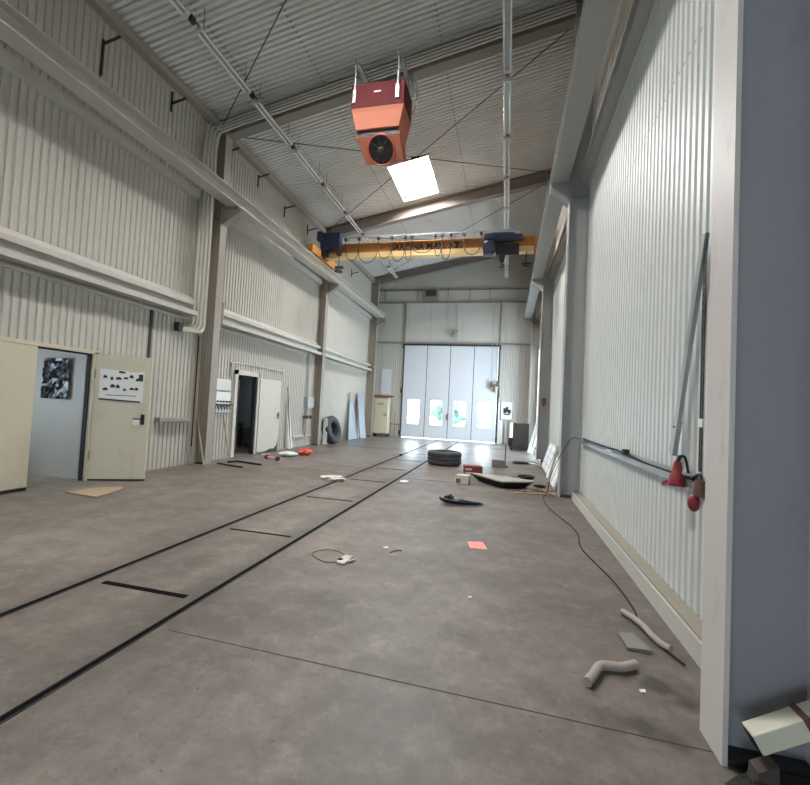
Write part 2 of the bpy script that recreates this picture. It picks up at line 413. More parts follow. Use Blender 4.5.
b = MB(); q = Hh+uu*.84; b.frame(q+V((0,0,.98)), uu*.05, nn*.01, (0,0,.2)); p = q+uu*.02+V((0,0,1.1)); b.tube([p, p+nn*.05, p+nn*.05-uu*.1], .012, 8); b.build('handle', M['dark'], d)
b = MB(); b.box(XL-.07, XL+.02, 10.6, 10.66, 0, 2.17); b.build('jamb_seal', M['black'], d)
b = MB(); b.box(XL-.9, XL-.84, 10.7, 11.1, .0, 2.1); tag(b.build('inner_panel', M['door_w']), 'narrow pale panel standing just inside the second doorway', 'panel')
b = MB(); b.box(-9.09, -9.07, 11.15, 11.75, 1.1, 1.85); tag(b.build('wall_chart', M['paper']), 'pale chart on the rear wall of the dark room behind the second doorway', 'chart')
b = MB(); b.box(-9.0, -8.35, 10.6, 12.3, .68, .74)
for x, y in ((-8.95,10.65),(-8.4,10.65),(-8.95,12.2),(-8.4,12.2)): b.box(x, x+.05, y, y+.05, 0, .68)
tag(b.build('workbench', M['dark']), 'dark workbench standing in the room behind the second doorway', 'bench')
# conduit around the second door
b = MB(); b.tube(spline([(XL+.02,9.5,2.05),(XL+.02,9.5,2.38),(XL+.02,9.62,2.46),(XL+.02,11.9,2.46),(XL+.02,12.0,2.38),(XL+.02,12.0,.6)], 6), .014, 8)
tag(b.build('conduit', M['pipe']), 'thin painted conduit looping over the second doorway', 'conduit')

# ------------------------------------------------------------------ right wall
w = MB()
SW = (14.75, 16.5, .0, 4.5); SWB = (17.5, 19.9, .0, 4.5)
for r in rects(2.5, YF, 0, 5.9, [SW, SWB]): sheet_x(w, *r, XR, 1)
wr = w.build('wall_right', M['wall_r']); tag(wr, kind='structure')
w = MB(); [w.box(XR+.06, XR+.14, *r) for r in rects(2.5, YF, 0, 9.9, [SW, SWB])]; w.box(XR+.06, 1.98, 2.42, 2.5, 0, 9.95); w.box(1.9, 1.98, YB, 2.5, 0, 9.95); w.build('outer_skin', M['wall_r'], wr)
w = MB(); sheet_x(w, 2.5, YF, 6.15, 9.75, XR, 1); w.build('upper_sheet', M['wall_l'], wr)
# row of bolt slots across the sheet
b = MB()
for k in range(26):
    y = 3.6+k*.1125*1.0+.045
    b.box(XR-.003, XR+.001, y-.02, y+.02, 4.585, 4.605)
b.build('fixing_row', M['galv'], wr)
# plinth along the right wall
b = MB(); b.prism([(1.22,2.6,0),(1.34,2.6,0),(1.34,2.6,.12),(1.24,2.6,.12)], (0,5.7,0)); tag(b.build('baseboard_right', M['curb']), kind='structure')
b = MB(); b.box(1.262, XR+.03, 2.6, 8.3, .12, .135); tag(b.build('baseboard_ledge', M['ledge']), kind='structure')

# ------------------------------------------------------------------ far wall with the folding gate
GX0, GX1, GZ = -5.24, -.45, 4.78
w = MB()
for r in rects(XL, XR, 0, 4.86, [(GX0, GX1, 0, GZ+.02)]): sheet_y(w, *r, YF)
wf = w.build('wall_far', M['wall_f']); tag(wf, kind='structure')
w = MB()
w.prism([(XL-.2,YF,4.86),(XR+.2,YF,4.86),(XR+.2,YF,roofz(XR)+.1),(XL-.2,YF,roofz(XL)+.1)], (0,.06,0)); w.build('upper_panel', M['wall_f'], wf)
w = MB()
for r in rects(XL-.2, XR+.2, 0, 4.86, [(GX0, GX1, 0, GZ+.02)]): w.box(r[0], r[1], YF+.035, YF+.12, r[2], r[3])
w.build('outer_skin', M['wall_f'], wf)
b = MB()
for z, h in ((4.88,.07),(7.0,.06),(7.66,.05)): b.box(XL+.1, XR-.1, YF-.1, YF-.002, z, z+h)
b.each('girt', M['rafter'], wf)
b = MB()
for z in (1.9, 3.25):
    b.box(XL+.1, GX0-.1, YF-.03, YF-.002, z, z+.03); b.box(GX1+.1, XR-.1, YF-.03, YF-.002, z, z+.03)
b.each('sheet_rail', M['girt'], wf)
b = MB()
for x in (-5.3, -.42): b.box(x-.03, x+.03, YF-.09, YF-.002, 4.95, 7.0)
b.box(-3.96, -3.95, YF-.006, YF, 4.95, 7.0); b.box(-2.62, -2.6, YF-.02, YF, 5.3, 7.0)
b.each('vertical_rib', M['rafter'], wf)
b = MB()
for x in (-6.45, -4.7, -3.1, -2.0, -1.0): b.box(x-.012, x+.012, YF-.16, YF-.13, 7.15, 7.72)
b.each('drop_bracket', M['dark'], wf)
# the gate
d = tag(bpy.data.objects.new('door_3', None), kind='structure'); COL.objects.link(d); d.location = ((GX0+GX1)/2, YF, 0); d['_org'] = ((GX0+GX1)/2, YF, 0)
lw = (GX1-GX0)/4
for i in range(4):
    x0 = GX0+i*lw+.016; x1 = GX0+(i+1)*lw-.016; cx = (x0+x1)/2; wz0, wz1, hw = .71, 1.98, .315
    b = MB(); zb = .03
    for r in rects(x0, x1, zb, GZ, [(cx-hw, cx+hw, wz0, wz1)]): b.box(r[0], r[1], YF-.06, YF-.01, r[2], r[3])
    lf = b.build('gate_leaf', M['gate'], d)
    b = MB()
    for a in ((cx-hw-.03, cx-hw+.012, wz0-.03, wz1+.03), (cx+hw-.012, cx+hw+.03, wz0-.03, wz1+.03)): b.box(a[0], a[1], YF-.068, YF-.005, a[2], a[3])
    for a in ((wz0-.03, wz0+.012), (wz1-.012, wz1+.03)): b.box(cx-hw-.03, cx+hw+.03, YF-.068, YF-.005, a[0], a[1])
    b.build('window_frame', M['gate'], lf)
    b = MB(); b.box(cx-hw+.012, cx+hw-.012, YF-.04, YF-.034, wz0+.012, wz1-.012); b.build('window_pane', M['glass'], lf)
b = MB()
for i in range(1, 4): x = GX0+i*lw; b.box(x-.016, x+.016, YF-.052, YF-.02, .05, GZ)
b.each('rubber_joint', M['dark'], d)
b = MB(); b.box(GX0-.08, GX1+.08, YF-.12, YF-.005, GZ, GZ+.08); b.build('top_track', M['dark'], d)
b = MB(); b.box(GX0-.07, GX0-.012, YF-.07, YF-.005, 0, GZ); b.box(GX1-.012, GX1+.07, YF-.07, YF-.005, 0, GZ); b.each('gate_post', M['dark'], d)
b = MB()
for x in (GX0-.06, GX1+.05):
    for z in (.12, 2.3, 4.6): b.box(x-.05, x+.05, YF-.13, YF-.06, z, z+.22)
b.each('hinge_block', M['dark'], d)
b = MB(); x = GX0+2*lw; b.box(x-.07, x-.02, YF-.1, YF-.06, 1.05, 1.3); b.cyl((x-.045,YF-.12,1.15), (x-.045,YF-.12,1.02), .015); b.build('gate_latch', M['brown'], d)

# rear wall
w = MB(); [w.box(r[0], r[1], YB-.1, YB, r[2], r[3]) for r in rects(-7.1, 2.0, 0, 9.95, [(-5.5, -.5, .95, 2.6)])]; tag(w.build('wall_rear', M['wall_l']), kind='structure')
d = tag(bpy.data.objects.new('window_7', None), kind='structure'); COL.objects.link(d); d.location = (-3, YB, 1.05); d['_org'] = (-3, YB, 1.05)  # window added in the unseen rear wall to light the near column
b = MB().one()
for k in range(6): x = -5.5+.992*k; b.box(x, x+.04, YB-.1, YB+.02, .95, 2.6)
b.build('window_frame', M['gate'], d)
b = MB(); b.box(-5.49, -.51, YB-.06, YB-.054, .96, 2.59); b.build('window_pane', M['glass'], d)

# unseen windows added for daylight: far bay of the right wall, and side rooms
def side_window(n, x, s, m):
    d = tag(bpy.data.objects.new(n, None), kind='structure'); COL.objects.link(d); o = (x, s[0], s[2]); d.location = o; d['_org'] = o
    b = MB().one(); nb = max(1, round((s[1]-s[0])/1.4))
    for z in (s[2], s[3]-.05): b.box(x-.03, x+.12, s[0], s[1], z, z+.05)
    for k in range(nb+1): y = s[0]+(s[1]-s[0]-.05)*k/nb; b.box(x-.03, x+.12, y, y+.05, s[2]+.05, s[3]-.05)
    b.build('window_frame', m, d)
    b = MB(); b.box(x+.05, x+.056, s[0]+.05, s[1]-.05, s[2]+.05, s[3]-.05); b.build('window_pane', M['glass'], d)
side_window('window_4', XR, SW, M['steel_g'])
side_window('window_8', XR, SWB, M['steel_g'])
SW2 = (3.7, 4.9, .9, 2.1)
side_window('window_5', -9.17, SW2, M['gate'])
side_window('window_6', -9.17, (9.9, 10.9, 1.2, 2.1), M['gate'])

# ------------------------------------------------------------------ roof
SK = [(-3.72, -2.52, 11.85, 13.95), (-3.72, -2.52, 3.6, 5.7)]  # second skylight is unseen, added with a deep shaft to shape its light
w = MB()
for (x0, x1, y0, y1) in [(r[2], r[3], r[0], r[1]) for r in rects(YB, YF+.1, -7.1, 2.0, [(s[2], s[3], s[0], s[1]) for s in SK])]:
    r = ribs(y0, y1, .05); vs = []; fs = []
    for i, (t, dd) in enumerate(r):
        vs += [(x0, t, roofz(x0)+dd), (x1, t, roofz(x1)+dd)]
        if i: fs.append((2*i-2, 2*i-1, 2*i+1, 2*i))
    w.add(vs, fs)
ce = w.build('ceiling', M['roof']); tag(ce, kind='structure')
w = MB()
for (x0, x1, y0, y1) in [(r[2], r[3], r[0], r[1]) for r in rects(YB-.1, YF+.2, -7.2, 2.1, [(s[2], s[3], s[0], s[1]) for s in SK])]:
    w.prism([(x0,y0,roofz(x0)+.07),(x1,y0,roofz(x1)+.07),(x1,y0,roofz(x1)+.14),(x0,y0,roofz(x0)+.14)], (0,y1-y0,0))
w.build('outer_skin', M['roof'], ce)
b = MB()   # purlin screw lines seen through the sheet
for x in (-5.6, -4.2, -1.6, -.2):
    for k in range(int((YF-4)/.1125)):
        y = 4+k*.1125+.035
        if any(s[2]-.1 < y < s[3]+.1 and s[0] < x < s[1] for s in SK): continue
        b.box(x-.018, x+.018, y-.014, y+.014, roofz(x)-.006, roofz(x)+.004)
b.build('screw_row', M['ledge'], ce)
for i, s in enumerate(SK):
    n = 'window_%d' % (i+1)
    d = tag(bpy.data.objects.new(n, None), kind='structure'); COL.objects.link(d); o = (s[0], s[2], roofz(s[0])); d.location = o; d['_org'] = o
    b = MB()
    for (a0, a1, c0, c1) in ((s[0]-.05, s[0], s[2]-.05, s[3]+.05), (s[1], s[1]+.05, s[2]-.05, s[3]+.05), (s[0], s[1], s[2]-.05, s[2]), (s[0], s[1], s[3], s[3]+.05)):
        b.prism([(a0,c0,roofz(a0)-.03),(a1,c0,roofz(a1)-.03),(a1,c0,roofz(a1)+(.32,.9)[i]),(a0,c0,roofz(a0)+(.32,.9)[i])], (0,c1-c0,0))
    b.build('window_frame', M['steel_p'], d)
    b = MB(); h = (.28, .85)[i]; b.prism([(s[0],s[2],roofz(s[0])+h),(s[1],s[2],roofz(s[1])+h),(s[1],s[2],roofz(s[1])+h+.02),(s[0],s[2],roofz(s[0])+h+.02)], (0,s[3]-s[2],0)); b.build('window_pane', M['sky'], d)

# ------------------------------------------------------------------ columns, rafters, runways
def column(x_in, x_out, y0, ztop, name_lab, side, mats, group, bz=(5.6,5.97), bracket=True, wy=.28, br=.34):
    """H column: flanges face into / out of the hall, web faces along the hall"""
    t = thing('steel_column', name_lab, 'column', ((x_in+x_out)/2, y0+.14, 0), group)
    s = 1 if x_out > x_in else -1
    b = MB(); b.box(min(x_in,x_in+s*.022), max(x_in,x_in+s*.022), y0, y0+wy, 0, ztop); b.build('inner_flange', mats[0], t)
    b = MB(); b.box(min(x_out-s*.022,x_out), max(x_out-s*.022,x_out), y0, y0+wy, 0, ztop); b.build('outer_flange', mats[1], t)
    b = MB(); a0, a1 = sorted((x_in+s*.022, x_out-s*.022)); b.box(a0, a1, y0+wy/2-.008, y0+wy/2+.008, 0, ztop)
    b.box(a0, a1, y0+.02, y0+wy-.02, bz[0]+.1, bz[0]+.115)
    b.build('web', mats[2], t)
    b = MB(); b.box(min(x_in,x_out)+.004, max(x_in,x_out)-.004, y0+.004, y0+wy-.004, 0, .03); b.build('base_plate', M['dark'], t)
    if bracket:
        b = MB(); e = x_in-s*br
        yc = y0+wy/2
        b.prism([(x_in,yc-.008,bz[0]-.02),(e,yc-.008,bz[1]-.14),(e,yc-.008,bz[1]-.016),(x_in,yc-.008,bz[1]-.016)], (0,.016,0))
        b.box(min(x_in,e), max(x_in,e), y0+.02, y0+wy-.02, bz[1]-.016, bz[1])
        lo = [(x_in,y0+.04,bz[0]-.02),(x_in,y0+.04,bz[0]-.036),(e,y0+.04,bz[1]-.156),(e,y0+.04,bz[1]-.14)]
        b.prism(lo, (0,wy-.08,0))
        b.build('bracket', mats[2], t)
    return t
gmat = (M['steel_g'], M['steel_g'], M['steel_g']); lmat = (M['steel_l'], M['steel_l'], M['steel_l'])
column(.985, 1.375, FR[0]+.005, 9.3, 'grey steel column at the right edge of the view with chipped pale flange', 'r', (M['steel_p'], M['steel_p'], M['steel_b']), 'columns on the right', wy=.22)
column(1.02, XR, FR[1], 9.3, 'grey steel column on the right behind the first long white panel', 'r', gmat, 'columns on the right')
column(1.02, XR, FR[2], 9.3, 'grey steel column on the right with a small red socket', 'r', gmat, 'columns on the right')
column(1.02, XR, FR[3], 9.3, 'grey steel column in the far right corner beside the dark slatted unit', 'r', lmat, 'columns on the right')
column(-6.61, XL, FR[1], 7.95, 'beige steel column on the left carrying four pipes', 'l', lmat, 'columns on the left', wy=.23, br=.42)
column(-6.61, XL, FR[2], 7.95, 'beige steel column on the left with the tyre leaning behind it', 'l', lmat, 'columns on the left', wy=.23, br=.42)
column(-6.5, XL, FR[3], 7.95, 'beige steel column in the far left corner beside the cream cabinet', 'l', lmat, 'columns on the left', wy=.23, br=.42)
for y, lab in ((FR[1]+.14, 'sloping steel roof rafter nearest the viewer, above the red heater'), (FR[2]+.14, 'sloping steel roof rafter just beyond the skylight'), (FR[3]+.14, 'sloping steel roof rafter by the far gable wall')):
    b = MB(); p0 = V((-6.86, y, roofz(-6.86)-.215)); p1 = V((XR-.01, y, roofz(XR)-.215))
    b.ibeam(p0, p1, .4, .24, .02, .012, (0,0,1))
    tag(b.build('roof_rafter', M['rafter'], org=(-2.7, y, 8.7)), lab, 'rafter', 'roof rafters')
# crane runways
for xc, side, mm in ((-6.37, 'left', M['runway']), (.84, 'right', M['steel_g'])):
    z0 = 5.99 if side == 'left' else 5.97
    t = thing('crane_runway', 'long %s steel crane runway beam high along the %s wall' % ('beige' if side == 'left' else 'grey', side), 'crane runway', (xc, 8, z0), 'crane runway beams')
    b = MB(); b.ibeam((xc,-2,z0+.15), (xc,21.0,z0+.15), .29, .32, .02, .012); b.build('beam', mm, t)
    b = MB(); b.box(xc-.03, xc+.03, -2, 21.0, z0+.295, z0+.345); b.build('crane_rail', M['galv'], t)
    b = MB()
    for k in range(12): y = 1+k*1.7; b.box(xc-.1, xc+.1, y-.05, y+.05, z0+.295, z0+.315)
    b.each('rail_clip', M['dark'], t)
# wall girts
def girt(name, x0, x1, y0, y1, z0, z1, lab, mm=None, cat='girt', group=None):
    b = MB(); b.box(x0, x1, y0, y1, z0, z1); tag(b.build(name, mm or M['girt'], org=((x0+x1)/2, (y0+y1)/2, z0)), lab, cat, group)
for y0, y1, w_ in ((-2, FR[1]-.5, 'first'), (FR[1]+.28, FR[2], 'second'), (FR[2]+.28, FR[3], 'third')):
    girt('wall_girt', XL, XL+.12, y0+.01, y1-.01, 5.9, 6.08, 'slim beige girt under the left crane runway in the %s bay' % w_, None, 'girt', 'upper girts on the left wall')
girt('eave_beam', XL+.004, XL+.17, -2, YF-.12, 7.82, 7.98, 'long beige eave beam along the top of the left wall under the roof', M['steel_l'], 'eave beam')
# big lower girt built of two channels
for y0, y1, w_ in ((-2, FR[1]-.5, 'first'), (FR[1]+.3, FR[2]-.02, 'second'), (FR[2]+.3, FR[3]-.02, 'third')):
    t = thing('channel_girt', 'wide double channel girt at half height on the left wall, %s bay from the viewer' % w_, 'girt', (XL, (y0+y1)/2, 3.3), 'channel girts on the left wall')
    b = MB(); b.prism([(XL+.004,y0,3.74),(XL+.2,y0,3.60),(XL+.2,y0,3.515),(XL+.19,y0,3.515),(XL+.19,y0,3.595),(XL+.004,y0,3.725)], (0,y1-y0,0)); b.build('sill_flashing', M['girt'], t)
    b = MB(); b.box(XL+.004, XL+.05, y0, y1, 3.3, 3.6); b.build('girt_web', M['girt'], t)
    b = MB(); b.box(XL+.03, XL+.27, y0, y1, 3.285, 3.385); b.build('lower_channel', M['girt'], t)
    b = MB(); b.box(XL+.004, XL+.035, y0, y1, 3.19, 3.23); b.build('sheet_cap', M['girt'], t)
    if w_ == 'second':
        b = MB(); b.box(XL+.004, XL+.31, y0-.02, y0, 3.24, 3.78); b.build('end_plate', M['girt'], t)
b = MB(); b.prism([(XL,6.86,2.2),(XL+.03,6.86,2.2),(XL+.03,6.86,3.19),(XL,6.86,3.19)], (0,.05,0)); tag(b.build('cover_strip', M['dark']), 'dark vertical cover strip on the left wall above the open door leaf', 'cover strip')
# girts at the right
girt('wall_girt', 1.2, XR-.004, 2.52, FR[1], 5.9, 5.93, 'long flat girt on the right wall above the first white panel', M['steel_g'])
b = MB(); b.box(1.2, 1.215, 2.52, FR[1], 5.93, 6.15); b.box(1.34, XR-.004, 2.52, FR[1], 5.93, 6.2); tag(b.build('girt_channel', M['steel_g']), 'upright channel of the girt above the first white panel on the right', 'girt')
girt('sheet_cap', XR-.035, XR-.005, 2.52, FR[1], 5.855, 5.895, 'thin bright capping strip along the top of the first white panel', M['wall_r'], 'capping strip')
girt('edge_strip', XR-.025, XR-.002, 3.2, 3.26, .14, 5.85, 'upright galvanised strip between the white panel and the near column', M['galv'], 'edge strip')
girt('wall_girt', 1.2, XR-.004, FR[1]+.3, FR[2], 5.9, 6.15, 'pale girt on the right wall in the second bay from the viewer', M['steel_l'])
girt('wall_girt', 1.2, XR-.004, FR[2]+.3, FR[3], 5.9, 6.15, 'pale girt on the right wall in the far bay', M['steel_l'])

# roof cross bracing
for (p, q, lab) in [((-6.7,2.5),(1.1,8.3),'thin bracing rod under the near roof, running away to the right'), ((1.1,2.5),(-6.7,8.3),'thin bracing rod under the near roof, running away to the left'),
                    ((-6.7,8.7),(1.1,14.2),'thin bracing rod under the skylight bay, running away to the right'), ((1.1,8.7),(-6.7,14.2),'thin bracing rod under the skylight bay, running away to the left'),
                    ((-6.7,14.7),(1.1,20.1),'thin bracing rod under the far roof bay, running away to the right'), ((1.1,14.7),(-6.7,20.1),'thin bracing rod under the far roof bay, running away to the left')]:
    o = .22 if p[0] < 0 else .25
    b = MB(); b.cyl((p[0],p[1],roofz(p[0])-o), (q[0],q[1],roofz(q[0])-o), .011, 6)
    m_ = (V((p[0],p[1],0))+V((q[0],q[1],0)))/2; b.bar((m_.x-.12,m_.y,roofz(m_.x)-o), (m_.x+.12,m_.y,roofz(m_.x)-o), .03, .03)
    tag(b.build('bracing_rod', M['dark']), lab, 'bracing rod', 'roof bracing rods')

# pipes along the first rafter and down the left column
for k in range(4):
    yy = FR[1]-.05-.03*k; zo = .14+.1*k
    xx = -6.86+.1*k
    words = ['nearest the wall', 'second from the wall', 'third from the wall', 'farthest from the wall'][k]
    up = [(1.0-(1.0-xx)*j/12, yy, roofz(1.0-(1.0-xx)*j/12)-zo) for j in range(12)]
    pts = up+[(xx+.06, yy, roofz(xx)-zo), (xx+.01, yy-.02, roofz(xx)-zo-.04), (xx, 8.05, roofz(xx)-zo-.2)]+[(xx, 7.97, 7.1-.5*j) for j in range(8)]+[(xx, 7.97, 3.22-.04*k), (xx-.01, 7.93, 3.1-.04*k), (xx-.03, 7.85, 3.05-.04*k), (XL+.05+.02*k, 7.62, 3.04-.04*k)]
    sp_ = spline(pts, 4); b = MB(); b.tube(sp_, .03, 10, True, [.02 if p.z > 7.5 else .034 for p in sp_])
    tag(b.build('pipe', M['pipe'], org=(xx, 8.1, 5)), 'painted pipe under the first rafter and down the left column, ' + words, 'pipe', 'pipes on the left column')
b = MB(); b.tube([(XL+.04, 8.2, .4), (XL+.04, 8.2, 2.9)], .014, 8); tag(b.build('conduit', M['dark']), 'thin dark conduit running down the wall beside the left column', 'conduit')
b = MB(); b.box(XL, XL+.12, 7.5, 7.62, 2.9, 3.08); tag(b.build('pipe_outlet', M['dark']), 'small dark pipe clamp on the left wall where the pipes end', 'clamp')

# angle brackets above the left runway
for i, (y, z0, z1) in enumerate([(3.9,6.95,7.6),(5.5,6.87,7.49),(7.0,7.31,7.72),(8.75,7.4,7.75),(10.1,7.38,7.72),(11.54,7.2,7.54),(13.1,7.3,7.65),(15.6,7.2,7.55),(17.4,7.2,7.55)]):
    b = MB(); zz = z1-.03 if i in (1, 4, 5) else (z0+z1)/2
    b.box(XL, XL+.03, y-.015, y+.015, z0, z1); b.bar((XL+.02,y,zz-.04), (XL+.36,y,zz+.03), .03, .03)
    w_ = ['at the edge of the view', 'second from the viewer', 'just before the pipe column', 'just after the pipe column', 'first whole one past the pipe column', 'second past the pipe column', 'before the middle column', 'just past the crane bridge', 'nearest the far wall'][i]
    tag(b.build('angle_bracket', M['dark'], org=(XL, y, z0)), 'small dark angle bracket high on the left wall, ' + w_, 'bracket', 'brackets high on the left wall')

# ------------------------------------------------------------------ luminaires
def luminaire(x, z, y0, ln, lab, group):
    t = thing('strip_light', lab, 'strip light', (x, y0+ln/2, z), group)
    b = MB(); b.box(x-.03, x+.03, y0, y0+ln, z+.0, z+.05); b.build('housing', M['galv'], t)
    for s in (-1, 1):
        b = MB(); b.cyl((x+s*.058,y0+.03,z-.02), (x+s*.058,y0+ln-.03,z-.02), .019, 10); b.build('fluorescent_tube', M['tubeglass'], t)
    b = MB()
    for yy in (y0, y0+ln-.03): b.box(x-.08, x+.08, yy, yy+.03, z-.045, z+.03)
    b.each('end_socket', M['lightmetal'], t)
    b = MB()
    for yy in (y0+.12, y0+ln-.12): b.cyl((x,yy,z+.04), (x,yy,roofz(x)+.02), .006, 6)
    b.each('hanger_wire', M['dark'], t)
ord_ = ['first', 'second', 'third', 'fourth', 'fifth', 'sixth', 'seventh', 'eighth', 'ninth']
for i in range(9): luminaire(-5.43, 7.86, 4.22+1.745*i, 1.46, 'twin tube strip light in the left hanging row, %s from the viewer' % ord_[i], 'strip lights in the left row')
for i in range(9): luminaire(-.225, 7.86, 4.5+1.745*i, 1.56, 'twin tube strip light in the right hanging row, %s from the viewer' % ord_[i], 'strip lights in the right row')
for x, s, st in ((-5.43, 'left', 4.22), (-.225, 'right', 4.5)):
    t = thing('supply_cable', 'dark supply cable linking the %s row of strip lights' % s, 'cable', (x, 12, 7.9))
    b = MB(); b.cyl((x, 3, 7.93), (x, 20.0, 7.93), .014, 8); b.build('cable', M['black'], t)
    for i in range(9): b = MB(); y = st+1.745*i-.19; b.box(x-.035, x+.035, y, y+.09, 7.84, 7.945); b.build('junction_box', M['dark'], t)

# ------------------------------------------------------------------ heater
t = thing('unit_heater', 'red and orange unit heater with round outlet hanging below the roof', 'heater', (-2.6, 7.7, 7.4))
hx0, hx1, hy0, hy1 = -3.13, -2.08, 7.4, 8.02
b = MB(); b.box(hx0, hx1, hy0, hy1, 7.19, 7.67); b.build('upper_casing', M['red'], t, bevel=.012)
def loft(secs, name, m, closed=True):
    b = MB(); n = len(secs[0]); vs = [p for s_ in secs for p in s_]; fs = []
    for i in range(len(secs)-1):
        for k in range(n): fs.append((i*n+k, i*n+(k+1) % n, (i+1)*n+(k+1) % n, (i+1)*n+k))
    fs.append(tuple(range(n))[::-1]); fs.append(tuple(range((len(secs)-1)*n, len(secs)*n)))
    b.add(vs, fs); return b.build(name, m, t)
def rect(x0, x1, y0, y1, z): return [(x0,y0,z),(x1,y0,z),(x1,y1,z),(x0,y1,z)]
loft([rect(hx0,hx1,hy0,hy1,7.19), rect(hx0+.02,hx1-.02,hy0+.02,hy1,7.12), rect(hx0+.1,hx1-.09,hy0+.06,hy1,6.81)], 'middle_casing', M['orange'])
loft([rect(hx0+.13,hx1-.11,hy0+.11,hy1-.02,6.81), rect(hx0+.14,hx1-.13,hy0+.12,hy1-.02,6.66)], 'outlet_slot', M['dark'])
b = MB(); b.box(hx1-.11, hx1-.09, hy0+.12, hy1, 6.66, 6.81); b.box(hx0+.1, hx0+.12, hy0+.12, hy1, 6.66, 6.81); b.each('slot_cheek', M['orange'], t)
# lower hood: slanted face with the round outlet
A = [V((hx0+.12,hy0+.09,6.67)), V((hx1-.09,hy0+.09,6.67)), V((hx1-.09,hy1,6.67)), V((hx0+.12,hy1,6.67))]
B = [V((hx0+.24,hy0+.38,6.29)), V((hx1-.05,hy0+.38,6.29)), V((hx1-.05,hy1-.0,6.44)), V((hx0+.24,hy1-.0,6.44))]
b = MB(); b.add(A+B, [(3,2,1,0),(4,5,6,7),(0,1,5,4),(1,2,6,5),(2,3,7,6),(3,0,4,7)]); hood = b.build('lower_hood', M['orange'], t)
cen = (A[0]+A[1]+B[0]+B[1])/4; nrm = (A[1]-A[0]).cross(B[0]-A[0]).normalized()
if nrm.z > 0: nrm = -nrm
b = MB(); b.lathe([(.275,-.03),(.275,.035),(.25,.035),(.245,-.02)], cen, nrm, 36); b.build('outlet_ring', M['orange_d'], t)
b = MB(); b.lathe([(.247,.006),(.06,.012),(.001,.014)], cen, nrm, 36)
b.build('outlet_grille', M['dark'], t)
b = MB()
for k in range(8):
    a = 2*math.pi*k/8; u = nrm.orthogonal().normalized(); ww = nrm.cross(u); dd = u*math.cos(a)+ww*math.sin(a)
    b.bar(cen+nrm*.03, cen+nrm*.03+dd*.245, .008, .012, nrm)
b.lathe([(.06,.024),(.06,.036),(.001,.036)], cen, nrm, 20)
b.build('guard', M['joint'], t)
for (x, y) in ((hx0+.06,hy0+.01),(hx1-.13,hy0-.01),(hx0+.1,hy1-.05),(hx1-.1,hy1-.05)):
    b = MB(); b.one(); yt = FR[1]+.1; b.tube([(x,y,7.4),(x,y,8.12)], .022, 8); b.bar((x,min(y,7.5)-.05,8.13), (x,yt,8.13), .04, .05); b.cyl((x,yt-.02,8.12), (x,yt-.02,roofz(x)-.38), .02, 8); b.box(x-.03,x+.03,y-.03,y+.02,7.3,7.55); b.build('hanger', M['galv'], t)
b = MB(); b.box(-2.68, -2.54, hy0-.004, hy0, 7.47, 7.5); b.build('badge', M['paper'], t)
b = MB(); b.tube(spline([(hx1-.1,hy1-.05,7.66),(hx1+.0,hy1-.08,8.0),(hx1+.1,hy1-.1,7.95),(hx1+.12,hy1-.12,7.5),(hx1+.02,hy1-.1,7.3)],6), .015, 8); b.build('gas_hose', M['galv'], t)

# ------------------------------------------------------------------ bridge crane
BY = 13.3
t = thing('bridge_crane', 'yellow overhead crane bridge marked SARCINA MAX spanning the hall', 'crane', (-2.8, BY, 6.4))
b = MB(); b.box(-6.2, .66, BY-.02, BY+.02, 6.66, 6.93); b.box(-6.2, .66, BY-.13, BY+.13, 6.93, 6.95); b.build('bridge_web', M['crane'], t)
b = MB(); b.box(-6.2, .66, BY-.06, BY+.06, 6.49, 6.66); b.box(-6.2, .66, BY-.13, BY+.13, 6.465, 6.49); b.build('lit_lower_band', M['crane_lit'], t)  # paler colour stands in for skylight falling on the lower web
for xc in (-6.37, .84):
    z0 = 6.335 if xc < 0 else 6.315
    b = MB(); b.box(xc-.1, xc+.1, BY-.95, BY+.95, z0+.08, z0+.33); b.build('end_carriage', M['crane'], t, bevel=.01)
    b = MB()
    for yy in (BY-.7, BY+.7): b.cyl((xc-.05,yy,z0+.1), (xc+.05,yy,z0+.1), .1, 20)
    b.each('wheel', M['dark'], t)
    b = MB(); x = xc+(.2 if xc < 0 else -.2); b.box(min(x,xc), max(x,xc), BY-.12, BY+.12, z0+.1, z0+.6); b.build('joint_plate', M['crane'], t)
b = MB(); b.box(-6.3, -5.6, BY-.36, BY-.14, 6.72, 7.26); b.build('control_box', M['blue'], t, bevel=.012)
b = MB(); b.box(-6.28, -6.1, BY-.3, BY-.1, 6.5, 6.72); b.box(-5.75, -5.62, BY-.3, BY-.1, 6.55, 6.72); b.each('control_box_bracket', M['dark'], t)
b = MB(); b.box(-6.42, -6.25, BY-.4, BY-.12, 7.0, 7.3); b.build('side_box', M['blue'], t)
b = MB(); b.box(-5.5, .68, BY-.3, BY-.26, 7.06, 7.11)
for x in (-5.3, -3.6, -1.8, -.9, .2): b.box(x-.02, x+.02, BY-.29, BY-.0, 6.95, 6.98); b.box(x-.02, x+.02, BY-.3, BY-.27, 6.95, 7.08)
b.build('festoon_rail', M['galv'], t)
px = [-5.42,-4.95,-4.28,-3.82,-3.37,-3.16,-2.4,-2.18,-1.88,-1.48,-.95]
drops = [.75,.88,.72,.86,.8,.6,.7,.85,.3,.72]
b = MB(); pts = []
for i in range(len(px)-1):
    x0, x1, dz = px[i], px[i+1], drops[i]; w_ = (x1-x0)
    for k in range(0 if i == 0 else 1, 13):
        s_ = k/12; pts.append((x0+w_*(s_-.16*math.sin(2*math.pi*s_)), BY-.28-.05*math.sin(math.pi*s_)*(1 if i % 2 else -.4), 7.03-dz*.95*(math.sin(math.pi*s_)**.75)))
b.tube(pts, .012, 8)
